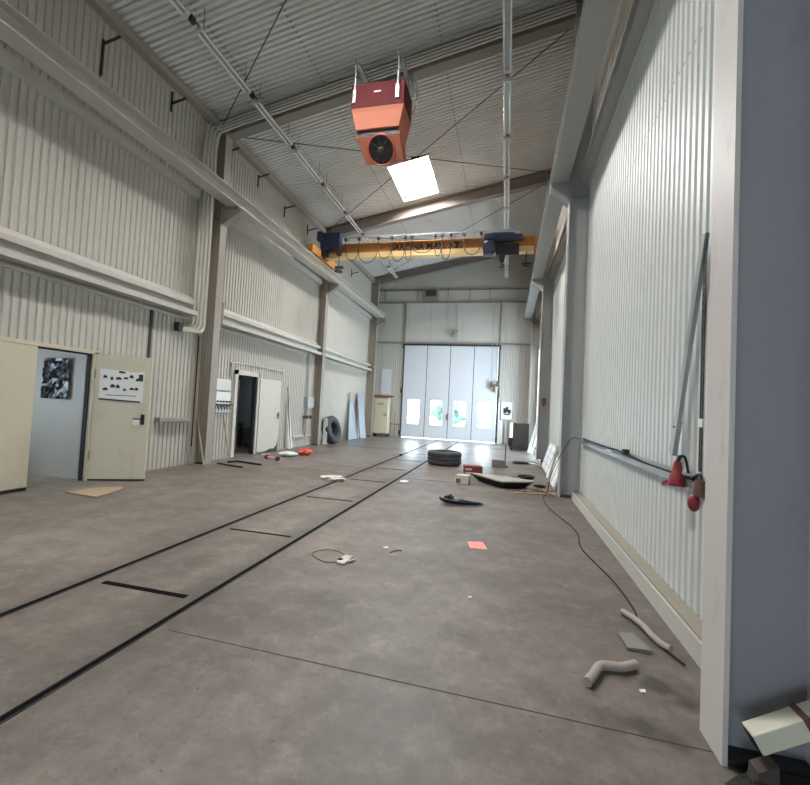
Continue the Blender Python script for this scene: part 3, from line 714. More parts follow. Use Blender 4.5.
b.build('festoon_cable', M['black'], t)
b = MB()
for x in px: b.box(x-.05, x+.05, BY-.32, BY-.24, 6.98, 7.06)
b.each('cable_trolley', M['dark'], t)
for x, y, z in ((-5.62, BY-.3, 6.02), (.42, BY-.1, 6.02)):
    b = MB(); b.cyl((x,y,z+.06), (x,y,z-.08), .05, 16, .15); b.cyl((x,y,z+.06), (x,y,6.47), .015, 8); b.box(x-.12, x+.16, y-.05, y+.05, z+.02, z+.09); b.build('work_lamp', M['dark'], t)
def lettering(txt, name, size, loc, rot, m, parent=None, ext=.004, align='LEFT', sx=1.0):
    cu = bpy.data.curves.new('txt', 'FONT'); cu.body = txt; cu.size = size; cu.extrude = ext; cu.align_x = align; cu.offset = size*.035
    ob = bpy.data.objects.new('txt', cu); COL.objects.link(ob); bpy.context.view_layer.update()
    me = bpy.data.meshes.new_from_object(ob.evaluated_get(bpy.context.evaluated_depsgraph_get()))
    bpy.data.objects.remove(ob); me.materials.clear(); me.materials.append(m)
    mt = Matrix.Translation(V(loc)) @ rot.to_4x4() @ Matrix.Diagonal((sx,1,1,1)); 
    o0 = V(parent['_org']) if parent else V((0,0,0))
    me.transform(Matrix.Translation(-o0) @ mt)
    o = bpy.data.objects.new(name, me); COL.objects.link(o); o['_org'] = tuple(o0)
    if parent: o.parent = parent
    return o
RX = Matrix.Rotation(math.pi/2, 3, 'X')
lettering('SARCINA MAX. 3.2T', 'load_lettering', .29, (-3.93, BY-.024, 6.695), RX, M['letter'], t, .003, 'LEFT', .94)

t = thing('chain_hoist', 'dark blue electric hoist hanging from the right end of the yellow crane bridge', 'hoist', (-.3, BY-.25, 6.3))
b = MB(); b.cyl((-.85,BY-.3,6.86), (.05,BY-.3,6.86), .15, 20); b.cyl((.05,BY-.3,6.86), (.28,BY-.3,6.84), .1, 16); b.build('motor', M['blue'], t)
b = MB()
for k in range(7): x = -.6+k*.07; b.cyl((x,BY-.3,6.86), (x+.02,BY-.3,6.86), .17, 20)
b.each('cooling_fin', M['blue'], t)
b = MB(); b.box(-.86, -.55, BY-.42, BY-.16, 6.3, 6.75); b.cyl((-.7,BY-.45,6.5), (-.7,BY-.15,6.5), .19, 20); b.build('gearbox', M['blue'], t)
b = MB(); b.box(-.5, .2, BY-.2, BY-.16, 6.35, 6.7); b.cyl((-.3,BY-.16,6.46), (-.3,BY-.1,6.46), .07); b.cyl((.1,BY-.16,6.46), (.1,BY-.1,6.46), .07); b.build('trolley_frame', M['dark'], t)
b = MB(); b.cyl((-.3,BY-.25,6.3), (-.3,BY-.25,6.12), .1, 16, .06); b.tube(spline([(-.3,BY-.25,6.12),(-.3,BY-.25,6.05),(-.24,BY-.25,6.0),(-.28,BY-.25,5.94),(-.36,BY-.25,5.97)],5), .02, 8); b.build('hook_block', M['dark'], t)
b = MB(); b.box(-.84, -.74, BY-.435, BY-.42, 6.42, 6.72); b.build('nameplate', M['white'], t)

# ------------------------------------------------------------------ tyres
def tyre(name, c, axis, R, r, wdt, lab):
    t = thing(name, lab, 'tyre', tuple(c))
    h = wdt/2
    prof = [(r,-h*.72),(r*1.04,-h*.86),(r+(R-r)*.35,-h),(r+(R-r)*.75,-h*.97),(R*.965,-h*.86),(R,-h*.7),(R,-h*.24),(R*.985,-h*.22),(R*.985,-h*.16),(R,-h*.14),(R,h*.14),(R*.985,h*.16),(R*.985,h*.22),(R,h*.24),(R,h*.7),(R*.965,h*.86),(r+(R-r)*.75,h*.97),(r+(R-r)*.35,h),(r*1.04,h*.86),(r,h*.72)]
    b = MB(); b.lathe(prof, c, axis, 56, True); b.build('tread_and_sidewall', M['tyre'], t)
    a = V(axis).normalized(); u = a.orthogonal().normalized(); w_ = a.cross(u); c = V(c)
    b = MB()
    for k in range(44):
        th = 2*math.pi*k/44; d_ = u*math.cos(th)+w_*math.sin(th); tg = -u*math.sin(th)+w_*math.cos(th)
        for s in (-1, 1): b.frame(c+d_*(R-.006)-tg*.014+a*(s*h*.7 - (h*.16 if s > 0 else 0)), tg*.028, d_*.012, a*(h*.16))
    b.build('tread_block', M['tyre'], t)
    b = MB(); b.lathe([(r+.01,h*.9),(r+.03,h*.93),(r+.045,h*.93)], c, axis, 56); b.build('bead', M['black'], t)
ax = V((.96, -.1, .27))
tyre('tyre', (-6.48, 15.2, .53), ax, .53, .27, .34, 'large black truck tyre leaning upright against the left wall behind a column')
tyre('tyre', (-1.6, 11.72, .19), (0,0,1), .47, .26, .37, 'black tyre lying flat on the floor in the middle of the hall')

# ------------------------------------------------------------------ things along the left wall
b = MB(); b.box(XL, XL+.02, 8.95, 9.5, 1.72, 2.0); tag(b.build('notice_board', M['paper'], org=(XL,9.2,1.7)), 'small pale board on the wall left of the second doorway', 'board')
t = thing('key_rack', 'white hook rack with dark fittings beside the second doorway', 'hook rack', (XL+.02, 9.2, 1.3))
b = MB(); b.box(XL, XL+.025, 8.95, 9.5, 1.38, 1.68); b.build('back_board', M['white'], t)
b = MB(); b.box(XL+.025, XL+.09, 8.93, 9.52, 1.34, 1.38); b.build('shelf', M['dark'], t)
b = MB()
for k in range(5): y = 9.0+k*.11; b.tube([(XL+.03,y,1.34),(XL+.09,y,1.26),(XL+.06,y,1.2)], .01, 6); b.box(XL+.03, XL+.06, y-.02, y+.02, 1.42, 1.46)
b.each('hook', M['dark'], t)
b = MB(); b.box(XL+.01, XL+.05, 8.94, 9.5, 1.18, 1.25); b.build('lower_strip', M['white'], t)
b = MB(); b.box(XL, XL+.14, 7.15, 8.0, .99, 1.06); b.box(XL, XL+.03, 7.15, 8.0, .95, .99); tag(b.build('wall_shelf', M['steel_l']), 'narrow grimy shelf bar on the left wall right of the open door leaf', 'shelf')
b = MB(); b.bar((-6.46,8.15,0.01), (-6.84,8.3,1.0), .03, .03); tag(b.build('leaning_bar', M['steel_l']), 'thin steel bar leaning at the foot of the pipe column', 'bar')
b = MB(); b.bar((-6.55,9.15,0.01), (-6.86,9.25,1.1), .025, .025); tag(b.build('leaning_bar', M['steel_l']), 'short beige bar leaning on the wall left of the second doorway', 'bar')
t = thing('leaning_rod', 'thin dark rod leaning on the left wall right of the second door', 'rod', (-6.75, 12.5, 0))
b = MB(); b.cyl((-6.72,12.5,.012), (-6.86,12.35,1.98), .014, 8); b.build('rod', M['dark'], t)
b = MB(); b.prism([(-6.74,12.42,0.01),(-6.72,12.6,0.01),(-6.85,12.45,1.5),(-6.86,12.38,1.5)], (.012,0,0)); tag(b.build('plastic_strip', M['white']), 'narrow translucent white strip leaning beside the thin rod on the left wall', 'strip')
t = thing('standpipe', 'grey pipe with valve and box on the left wall before the middle column', 'pipe', (XL+.08, 13.75, 0))
b = MB(); b.tube([(XL+.07,13.7,.35),(XL+.07,13.7,3.3)], .035, 10); b.build('pipe', M['steel_g'], t)
b = MB(); b.box(XL, XL+.15, 13.62, 14.1, 1.35, 1.72); b.build('meter_box', M['steel_g'], t)
b = MB(); b.cyl((XL+.07,13.55,1.02), (XL+.07,13.9,1.02), .05, 12); b.cyl((XL+.1,13.6,1.02),(XL+.22,13.6,1.02),.06,12); b.cyl((XL+.1,13.85,1.02),(XL+.22,13.85,1.02),.06,12); b.build('valve', M['brown'], t)
b = MB(); b.box(XL, XL+.05, 12.9, 14.25, .34, .38); b.build('low_pipe', M['pipe'], t)
b = MB(); b.prism([(-6.6,17.3,0.01),(-6.55,18.35,0.01),(-6.83,18.0,2.1),(-6.84,17.9,2.1)], (.02,0,0)); tag(b.build('pointed_sheet', M['sheetm']), 'tall white sheet tapering to a point, leaning on the left wall beyond the tyre', 'sheet')
b = MB(); b.prism([(-6.5,18.55,0.01),(-6.45,19.2,0.01),(-6.76,19.35,2.08),(-6.8,18.7,2.08)], (.03,0,0)); tag(b.build('door_panel', M['sheetm']), 'tall pale blue white panel leaning on the left wall beside the far column', 'panel')
b = MB(); b.bar((-6.5,18.35,.01), (-6.84,17.6,2.0), .025, .025); tag(b.build('leaning_bar', M['steel_g']), 'grey rail leaning between the pointed sheet and the tall panel', 'bar')
b = MB(); b.bar((-6.5,14.66,.01), (-6.52,14.7,1.0), .16, .02, up=(0,1,0)); tag(b.build('board', M['white']), 'white board standing between the middle column and the leaning tyre', 'board')
# cabinet in the far left corner
t = thing('metal_cabinet', 'cream metal cabinet on legs in the far left corner', 'cabinet', (-6.3, 20.85, 0))
b = MB(); b.box(-6.58, -5.83, 20.72, 21.2, .16, 2.0); b.build('body', M['door'], t, bevel=.01)
b = MB(); b.box(-6.56, -5.85, 20.70, 20.72, .18, 1.98); dr = b.build('door', M['door'], t)
b = MB(); b.box(-5.97, -5.92, 20.67, 20.70, 1.05, 1.2); b.cyl((-6.06,20.70,1.13), (-6.06,20.66,1.13), .03); b.build('handle', M['brown'], dr)
b = MB()
for z in (1.62, 1.66, 1.7): b.box(-6.4, -6.05, 20.695, 20.701, z, z+.015)
b.each('vent_slot', M['ink'], dr)
for x in (-6.56, -5.89):
    for y in (20.74, 21.12): b = MB(); b.box(x, x+.05, y, y+.05, 0, .16); b.build('leg', M['dark'], t)
b = MB(); b.box(-6.85, -5.6, 20.6, 20.92, 2.005, 2.1); tag(b.build('shelf_board', M['brown']), 'grimy board lying across the top of the cream cabinet', 'board')
t = thing('barrier_stand', 'low wooden rail with an upright post beside the cream cabinet', 'stand', (-5.5, 21.2, 0))
b = MB(); b.box(-5.85, -5.3, 21.2, 21.24, .62, .68); b.build('rail', M['wood'], t)
b = MB(); b.box(-5.6, -5.55, 21.24, 21.28, 0, 1.35); b.build('post', M['wood'], t)
b = MB(); b.box(XL+.45, XL+.95, YF-.04, YF-.002, 2.2, 3.5); tag(b.build('wall_panel', M['gate']), 'pale upright panel on the far wall above the cream cabinet', 'panel')

# ------------------------------------------------------------------ far wall fittings
t = thing('vent_unit', 'grey louvred vent box high on the far wall', 'vent', (-3.95, YF-.1, 7.3))
b = MB(); b.box(-4.28, -3.62, YF-.3, YF-.1, 7.08, 7.66); b.build('casing', M['rafter'], t)
b = MB(); b.box(-4.22, -3.68, YF-.31, YF-.3, 7.28, 7.62); b.build('grille', M['dark'], t)
b = MB()
for k in range(5): z = 7.31+k*.065; b.box(-4.22, -3.68, YF-.325, YF-.31, z, z+.02)
b.each('louvre', M['joint'], t)
t = thing('hanging_lamp', 'small grey bell lamp hanging on the far wall above the gate', 'lamp', (-2.68, YF-.2, 5.3))
b = MB(); b.lathe([(.05,.14),(.08,.1),(.19,-.04),(.2,-.08),(.17,-.08)], (-2.68,YF-.2,5.3), (0,0,1), 24); b.build('shade', M['steel_g'], t)
b = MB(); b.cyl((-2.68,YF-.2,5.44), (-2.68,YF-.2,6.95), .012, 8); b.box(-2.7, -2.66, YF-.2, YF-.02, 5.4, 5.43); b.build('stem', M['steel_g'], t)
b = MB(); b.box(-2.85, -2.51, YF-.15, YF-.11, 5.42, 5.62); b.build('back_plate', M['steel_l'], t)
t = thing('pendant_switch', 'brown pendant switch hanging on cables in front of the right gate leaf', 'switch', (-.6, YF-.25, 2.9))
b = MB(); b.box(-.82, -.68, YF-.3, YF-.18, 2.72, 3.02); b.box(-.52, -.4, YF-.3, YF-.18, 2.78, 3.05); b.box(-.7, -.5, YF-.28, YF-.2, 2.8, 2.88); b.box(-.66, -.56, YF-.28, YF-.2, 2.52, 2.8); b.build('switch_body', M['brown'], t)
b = MB(); b.tube([(-.75,YF-.24,3.0),(-.78,YF-.24,7.0)], .013, 6); b.tube([(-.5,YF-.24,3.0),(-.6,YF-.24,7.0)], .013, 6); b.build('cable', M['steel_g'], t)
t = thing('notice', 'white notice with a dark printed picture on the far wall right of the gate', 'notice', (.0, YF-.05, 1.5))
b = MB(); b.box(-.22, .3, YF-.06, YF-.04, 1.2, 2.05); b.build('sheet', M['paper'], t)
b = MB()
for (x0,x1,z0,z1) in ((-.12,.02,1.5,1.75),(0,.12,1.55,1.82),(.1,.24,1.5,1.68),(-.1,.2,1.42,1.48)): b.box(x0, x1, YF-.064, YF-.06, z0, z1)
b.each('printing', M['ink'], t)
b = MB(); b.box(-.36, -.3, YF-.14, YF-.08, 0, 2.0); b.box(-.3, -.12, YF-.16, YF-.06, 0, 1.15); tag(b.build('electric_box', M['white']), 'tall white electrical duct and box on the floor right of the gate', 'electrical box')
b = MB(); b.cyl((.14,YF-.3,0), (.14,YF-.3,1.15), .05, 12); tag(b.build('post', M['steel_l']), 'short grimy post between the white duct and the dark slatted unit', 'post')
b = MB(); b.box(.22, .38, 20.6, 20.8, 0, 1.05); tag(b.build('bin', M['white']), 'narrow white bin standing against the dark slatted unit', 'bin')
t = thing('slatted_unit', 'dark grey slatted cooling unit on the floor in the far right corner', 'unit', (.62, 18.0, 0))
b = MB(); b.box(.32, .95, 17.9, 18.3, .14, 1.12); b.build('casing', M['dark'], t)
b = MB()
for k in range(11): x = .35+k*.055; b.box(x, x+.022, 17.875, 17.9, .18, 1.09)
b.each('slat', M['joint'], t)
b = MB(); b.box(.2, 1.0, 17.8, 18.35, .05, .14); b.build('base', M['black'], t)
b = MB(); b.box(.16, .32, 18.0, 18.2, .14, .5); b.build('side_box', M['black'], t)
for x in (.25, .9):
    for y in (17.82, 18.28): b = MB(); b.box(x, x+.06, y, y+.06, 0, .05); b.build('foot', M['black'], t)
b = MB(); b.bar((.92,17.1,.01), (1.3,17.3,1.55), .12, .03, up=(0,1,0)); tag(b.build('leaning_board', M['white']), 'white board leaning on the right wall beside the dark slatted unit', 'board')
b = MB(); b.bar((1.0,16.6,.02), (1.3,16.8,1.2), .05, .03, up=(0,1,0)); tag(b.build('leaning_board', M['gate']), 'narrow pale strip leaning on the right wall behind the far grey column', 'board')

# ------------------------------------------------------------------ right wall fittings
t = thing('cable_tray', 'grey metal cable tray running low along the right wall panel', 'cable tray', (1.34, 5.5, 1.08))
b = MB(); b.box(XR-.005, XR-.001, 3.35, 8.15, 1.02, 1.12); b.box(XR-.045, XR, 3.35, 8.15, 1.02, 1.03); b.box(XR-.045, XR-.04, 3.35, 8.15, 1.03, 1.075); b.build('tray', M['galv'], t)
b = MB(); b.tube(spline([(XR-.02,3.4,1.09),(XR-.022,4.5,1.075),(XR-.02,5.6,1.11),(XR-.022,6.6,1.105),(XR-.02,8.1,1.12)],6), .012, 8); b.build('cable', M['black'], t)
b = MB(); b.box(XR-.07, XR-.02, 5.2, 5.3, 1.1, 1.16); b.build('clamp', M['black'], t)
b = MB(); b.box(XR-.04, XR-.01, 6.0, 6.25, 1.045, 1.085); b.build('label_strip', M['white'], t)
# red plug and socket
t = thing('red_socket', 'red industrial socket hanging on the cable tray of the right wall', 'socket', (1.3, 3.62, 1.08))
a = V((1.29,3.64,1.18)); bb = V((1.275,3.62,1.0))
b = MB(); b.lathe([(.022,.02),(.03,-.02),(.034,-.07),(.05,-.09),(.055,-.15),(.06,-.16),(.055,-.17),(.0,-.165)], a, a-bb, 24); b.build('body', M['plug'], t)
b = MB(); b.cyl(a+V((0,0,.02)), a+V((.02,.01,.06)), .014, 10); b.tube(spline([a+V((.02,.01,.06)), a+V((.05,.0,.05)), V((1.35,3.6,1.12))],5), .01, 8); b.build('cable_gland', M['black'], t)
b = MB(); b.prism([bb+V((-.02,-.02,.03)), bb+V((-.075,.06,-.0)), bb+V((-.07,.07,.03)), bb+V((-.02,.04,.06))], (.012,0,0)); b.build('lid', M['plug'], t)
t = thing('red_plug', 'dark red plug with round cap hanging beside the pale column flange', 'plug', (1.28, 3.3, 1.0))
b = MB(); b.cyl((1.31,3.28,1.11), (1.29,3.27,1.0), .036, 16); b.build('body', M['brown'], t)
b = MB(); b.ball((1.27,3.29,.955), .05, 3, (.75,.85,1.2)); b.build('cap', M['plug'], t)
b = MB(); b.tube(spline([(1.31,3.28,1.1),(1.33,3.36,1.14),(1.345,3.5,1.1)],5), .011, 8); b.build('cable', M['black'], t)
# hanging bar and perforated strip
t = thing('hanging_bar', 'galvanised bar hanging askew on the right white panel beside the near column', 'bar', (1.3, 3.6, 2.0))
b = MB(); b.bar((1.335,3.37,2.85), (1.32,3.77,1.42), .065, .03, up=(1,0,0)); b.build('bar', M['galv'], t)
b = MB(); b.bar((1.322,3.74,1.52), (1.318,3.82,1.24), .075, .035, up=(1,0,0)); b.build('end_shoe', M['galv'], t)
b = MB(); b.cyl((1.34,3.76,1.46), (1.295,3.76,1.46), .007, 8); b.each('bolt', M['dark'], t)
t = thing('perforated_strip', 'black perforated steel strip fixed upright beside the near column', 'strip', (1.34, 3.3, 1.2))
b = MB(); y0, y1 = 3.34, 3.39
holes = [(y0+.017, y0+.033, 1.2+k*.06, 1.2+k*.06+.026) for k in range(27)]
for r in rects(y0, y1, 1.16, 2.85, holes): b.box(1.33, 1.335, *r)
b.build('strip', M['dark'], t)
b = MB(); b.box(1.325, 1.33, y0-.01, y1+.012, 1.47, 1.53); b.build('tape_band', M['white'], t)
# column fittings
t = thing('wall_socket', 'small red socket fixed to the grey column on the right', 'socket', (1.1, 14.25, 1.9))
b = MB(); b.box(1.12, 1.26, 14.36, 14.42, 1.85, 2.05); b.build('box', M['brown'], t)
b = MB(); b.cyl((1.19,14.36,1.9), (1.17,14.26,1.82), .045, 12); b.build('plug', M['plug'], t)
# rack panels leaning by the second column
def panel_with_lines(name, lab, p, u, w_, h, lean, mat_, rows, cols, inkmat):
    t = thing(name, lab, 'panel', tuple(p))
    p = V(p); u = V(u).normalized(); up = V(lean).normalized(); n = u.cross(up).normalized()
    if n.x > 0: n = -n
    b = MB(); b.frame(p, u*w_, up*h, -n*.03); b.build('plate', mat_, t)
    b = MB()
    for i in range(rows+1): b.frame(p+up*(h*i/rows*.96)+n*.001, u*w_, up*.018, n*.004)
    for k in range(cols+1): b.frame(p+u*(w_*k/cols*.97)+n*.001, u*.018, up*h, n*.004)
    b.build('frame_lines', inkmat, t)
panel_with_lines('framed_panel', 'white framed panel with grey grid leaning on the right wall', (1.06,11.2,.02), (0,1,0), 1.7, .74, (.3,0,1), M['white'], 4, 2, M['steel_g'])
panel_with_lines('framed_panel', 'low white panel with rusty lines leaning just behind the nearer grey right column', (.99,9.1,.02), (0,1,0), 1.7, .6, (.35,0,1), M['white'], 1, 3, M['brown'])
b = MB(); b.bar((.93,9.7,.02), (1.12,9.9,.66), .04, .02); tag(b.build('slat', M['wood']), 'thin wooden slat leaning in front of the white framed panels', 'slat')

# loose cable from the tray to the floor and along it
b = MB(); b.tube(spline([(1.33,8.12,1.1),(1.2,8.26,1.1),(1.05,8.3,.85),(.88,8.32,.45),(.8,8.3,.06),(.72,8.1,.012),(.74,7.2,.012),(.95,6.0,.012),(.9,5.2,.012),(1.02,4.3,.012),(1.04,3.7,.012),(1.0,3.5,.012),(1.06,3.2,.012),(1.13,3.0,.012)],8), .0065, 8)
tag(b.build('loose_cable', M['black']), 'thin dark cable dropping from the tray and trailing along the right plinth', 'cable')

# ------------------------------------------------------------------ things on the floor
def slab(name, pts, z0, z1, m, lab, cat, group=None):
    b = MB(); b.prism([(x,y,z0) for x,y in pts], (0,0,z1-z0)); n = len(pts)
    return tag(b.build(name, m, org=(sum(p[0] for p in pts)/n, sum(p[1] for p in pts)/n, z0)), lab, cat, group)
slab('paper_sheet', [(-.37,4.97),(-.2,5.03),(-.13,4.77),(-.32,4.75)], .002, .006, M['pink'], 'salmon pink paper sheet lying on the floor in the middle', 'paper')
slab('floor_tile', [(.82,3.27),(.92,3.3),(.98,3.09),(.83,3.08)], .002, .022, M['grey_b'], 'small grey tile on the floor between the two bent duct pieces', 'tile')
# bent duct pieces
def duct(name, pts, r, lab):
    b = MB(); P = spline(pts, 10); n = len(P)
    b.tube(P, r, 16, True, [r*(1+.035*math.sin(i*1.9)) for i in range(n)])
    b.tube([P[-1]+(P[-1]-P[-2]).normalized()*-.004, P[-1]+(P[-1]-P[-2]).normalized()*.002], r*.8, 16)
    tag(b.build(name, M['duct'], org=tuple(P[0])), lab, 'duct')
duct('bent_duct', [(.50,2.59,.032),(.55,2.68,.032),(.60,2.775,.032),(.66,2.80,.032),(.73,2.81,.032),(.82,2.87,.032)], .026, 'bent pale duct piece on the floor, the one nearer the viewer')
duct('bent_duct', [(.93,3.62,.028),(.98,3.53,.028),(1.02,3.42,.028),(1.035,3.3,.028),(1.06,3.2,.028),(1.1,3.14,.028)], .021, 'bent pale duct piece on the floor, the one close to the plinth')
# raised board
t = thing('grey_board', 'large dusty grey board lying raised on the floor at centre right', 'board', (0, 9.1, 0))
P4 = [(-.70,9.47),(-.12,8.72),(.02,8.62),(.55,8.9),(.62,9.02),(.15,9.3)]
b = MB(); b.prism([(x,y,.135) for x,y in P4], (0,0,.025)); b.build('top', M['slab'], t)
cx, cy = .0, 9.2
b = MB(); b.add([(x,y,.135) for x,y in P4]+[(cx+(x-cx)*.72, cy+(y-cy)*.72, .0) for x,y in P4], [(i,(i+1)%6,6+(i+1)%6,6+i) for i in range(6)]+[tuple(range(6)),tuple(range(6,12))[::-1]]); b.build('underbody', M['black'], t)
# black mudguard
b = MB(); P = spline([(-.9,6.92,.05),(-.82,6.86,.06),(-.66,6.84,.055),(-.48,6.89,.045),(-.3,7.04,.03)], 8); n = len(P); vs = []; fs = []; K = 9
for i, p in enumerate(P):
    f_ = i/(n-1); wd = .13*(1-f_)**.55+.012; tn = (P[min(i+1,n-1)]-P[max(i-1,0)]).normalized(); sd = V((tn.y,-tn.x,0)).normalized()
    for lay in (0, 1):
        for k in range(K):
            a = math.pi*(k/(K-1)); rr = wd*(1-.14*lay)
            vs.append(tuple(V((p.x,p.y,0))+sd*math.cos(a)*rr+V((0,0,.005+wd*.75-math.sin(a)*rr*.7))))
for i in range(n-1):
    for lay in (0, 1):
        for k in range(K-1):
            a = (i*2+lay)*K+k; c_ = ((i+1)*2+lay)*K+k; fs.append((a, a+1, c_+1, c_) if lay == 0 else (a, c_, c_+1, a+1))
    for k in (0, K-1):
        a = i*2*K+k; c_ = (i+1)*2*K+k; fs.append((a, c_, c_+K, a+K))
for i in (0, n-1):
    for k in range(K-1): a = i*2*K+k; fs.append((a, a+1, a+K+1, a+K))
b.add(vs, fs, True); b.cyl((-.9,6.92,.07), (-.8,6.88,.11), .045, 12)
tag(b.build('mudguard', M['blackp'], org=(-.65,6.85,0)), 'curved black plastic trough lying on the floor before the grey board', 'plastic trough')
# boxes
def carton(name, c, yaw, sx, sy, sz, m, lab, strips=None):
    t = thing(name, lab, 'box', c); R_ = Matrix.Rotation(yaw, 3, 'Z'); ux = R_@V((1,0,0)); uy = R_@V((0,1,0)); c = V(c)
    b = MB(); b.frame(c-ux*sx/2-uy*sy/2, ux*sx, uy*sy, (0,0,sz)); b.build('carton', m, t, bevel=.006)
    if strips:
        for nm, mm, z0, z1, x0, x1 in strips:
            b = MB(); b.frame(c-ux*sx/2+ux*(x0*sx)-uy*(sy/2+.003)+V((0,0,z0*sz)), ux*sx*(x1-x0), uy*.003, (0,0,(z1-z0)*sz)); b.build(nm, mm, t)
carton('carton', (-.72,10.4,.0), .25, .42, .3, .2, M['red_b'], 'red and white box on the floor behind the small white box', [('white_band', M['dirty'], .5, .75, 0, .4), ('white_end', M['dirty'], 0, .3, 0, .35)])
carton('carton', (-.81,8.9,.0), -.1, .27, .22, .18, M['dirty'], 'small dirty white box at the left tip of the grey board', [('print_patch', M['brown'], .1, .6, .05, .4)])
carton('carton', (-.13,12.1,.0), .1, .36, .3, .2, M['grey_b'], 'grey green box on the floor in front of the thin upright stick')
t = thing('stick_stand', 'thin dark upright stick on a small base right of the grey green box', 'stand', (.04,12.25,0))
b = MB(); b.cyl((.04,12.25,.02), (.04,12.25,.62), .013, 8); b.build('stick', M['dark'], t)
b = MB(); b.cyl((.04,12.25,0), (.04,12.25,.02), .09, 16); b.build('base', M['dark'], t)
def crumple(name, c, r, sq, m, lab, cat, seed):
    random.seed(seed); b = MB(); b.ball((c[0],c[1],c[2]), r, 3, sq, .22); tag(b.build(name, m, org=c), lab, cat)
crumple('plastic_scrap', (-.38,9.95,.04), .1, (1.2,.7,.4), M['white'], 'crumpled white scrap on the floor right of the red box', 'scrap', 1)
crumple('dark_scrap', (-.2,9.9,.025), .1, (1.5,.6,.25), M['debris'], 'flat dark scrap on the floor between red box and grey board', 'scrap', 2)
crumple('dark_scrap', (.52,10.3,.05), .16, (1.2,.7,.3), M['debris'], 'heap of dark scrap on the floor behind the grey board', 'scrap', 3)
carton('dark_block', (.23,9.75,0), .2, .11, .1, .1, M['black'], 'small black block behind the right half of the grey board')
crumple('dark_scrap', (.75,9.25,.03), .09, (1.4,.7,.3), M['debris'], 'small dark scrap at the right tip of the grey board', 'scrap', 4)
crumple('dark_scrap', (.62,8.75,.02), .08, (1.3,.6,.25), M['debris'], 'dark scrap on the wooden laths near the second column', 'scrap', 14)
crumple('dark_scrap', (.55,13.3,.03), .17, (1.6,.7,.2), M['debris'], 'flat dark scrap on the floor left of the white cable coil', 'scrap', 5)
b = MB(); b.tube([(.88+.15*math.cos(a*.35), 12.9+.13*math.sin(a*.35), .02+.02*(a % 3)+.004*a) for a in range(40)], .016, 8)
tag(b.build('cable_coil', M['white']), 'coil of white cable on the floor at the foot of the far grey column', 'cable coil')
for i, (p, q, lab) in enumerate([((.35,8.55),(.98,8.9),'raw wooden lath on the floor beside the second column, longest one'), ((.2,8.25),(.95,8.45),'raw wooden lath on the floor nearest the viewer by the second column'), ((.75,8.75),(.95,8.25),'short wooden lath lying crosswise by the second column')]):
    b = MB(); z = .014+(.028 if i == 2 else 0); b.bar((p[0],p[1],z), (q[0],q[1],z), .05, .026); tag(b.build('wooden_lath', M['wood']), lab, 'lath', 'laths by the second column')
# centre left litter
b = MB(); b.tube(spline([(-1.48,4.02,.006),(-1.62,4.12,.006),(-1.76,4.1,.006),(-1.82,3.95,.006),(-1.62,3.8,.006),(-1.5,3.84,.006)],8), .003, 6)
tag(b.build('wire_loop', M['dark']), 'loop of thin dark wire on the floor left of the dirty glove', 'wire')
t = thing('work_glove', 'dirty white work glove lying on the floor beside the wire loop', 'glove', (-1.42,3.92,0))
b = MB(); b.prism([(-1.5,3.80,.004),(-1.41,3.78,.004),(-1.40,3.93,.004),(-1.5,3.93,.004)], (0,0,.022)); b.build('palm', M['dirty'], t, bevel=.008)
for k in range(4):
    x = -1.49+k*.024; b = MB(); b.tube([(x,3.92,.014),(x+.006,3.98+.01*(k%2),.016),(x+.012,4.02-.012*abs(k-1),.012)], .0115, 8, True, [.0125,.012,.009]); b.build('finger', M['dirty'], t)
b = MB(); b.tube([(-1.405,3.86,.014),(-1.37,3.9,.016),(-1.36,3.94,.012)], .012, 8, True, [.013,.012,.009]); b.build('thumb', M['dirty'], t)
b = MB(); b.box(-1.5, -1.46, 3.84, 3.88, .026, .034); b.build('patch', M['black'], t)
crumple('rag', (-3.3,7.95,.035), .2, (1.3,.8,.25), M['dirty'], 'crumpled whitish rag on the floor beside the left rail', 'rag', 6)
slab('paper_scrap', [(-2.05,8.55),(-1.9,8.6),(-1.86,8.4),(-2.03,8.36)], .002, .012, M['paper'], 'white paper scrap on the floor just right of the right rail', 'paper scrap')
slab('paper_scrap', [(-1.22,4.43),(-1.18,4.46),(-1.15,4.4),(-1.2,4.39)], .002, .008, M['paper'], 'tiny white scrap on the floor beyond the dirty glove', 'paper scrap')
slab('paper_scrap', [(.78,2.66),(.815,2.67),(.81,2.64),(.785,2.635)], .002, .008, M['paper'], 'tiny white chip on the floor beyond the near oil stain', 'paper scrap')
slab('paper_scrap', [(-.24,3.52),(-.21,3.53),(-.2,3.5),(-.23,3.49)], .002, .008, M['paper'], 'tiny white chip on bare floor in front of the pink sheet', 'paper scrap')
b = MB(); b.tube(spline([(-1.1,4.28,.005),(-1.06,4.36,.005),(-1.0,4.38,.005)],6), .006, 6); tag(b.build('wire_scrap', M['dark']), 'short bent dark wire on the floor right of the glove', 'wire')
slab('board_sheet', [(-6.25,4.95),(-6.2,5.35),(-5.9,5.6),(-5.78,5.45),(-5.62,4.9)], .003, .02, M['wood'], 'ragged tan sheet of board on the floor before the open cream door leaf', 'board')
b = MB(); b.bar((-6.4,8.54,.02), (-5.62,8.32,.02), .06, .03); tag(b.build('steel_bar', M['dark']), 'grimy steel bar on the floor at the foot of the pipe column', 'bar')
t = thing('steel_angle', 'bent black steel bar on the floor before the second doorway', 'bar', (-5.9,8.9,0))
b = MB(); b.bar((-6.34,8.82,.02), (-6.24,9.06,.02), .06, .035); b.build('short_arm', M['black'], t)
b = MB(); b.bar((-6.24,9.06,.02), (-5.49,8.86,.02), .06, .035); b.build('long_arm', M['black'], t)
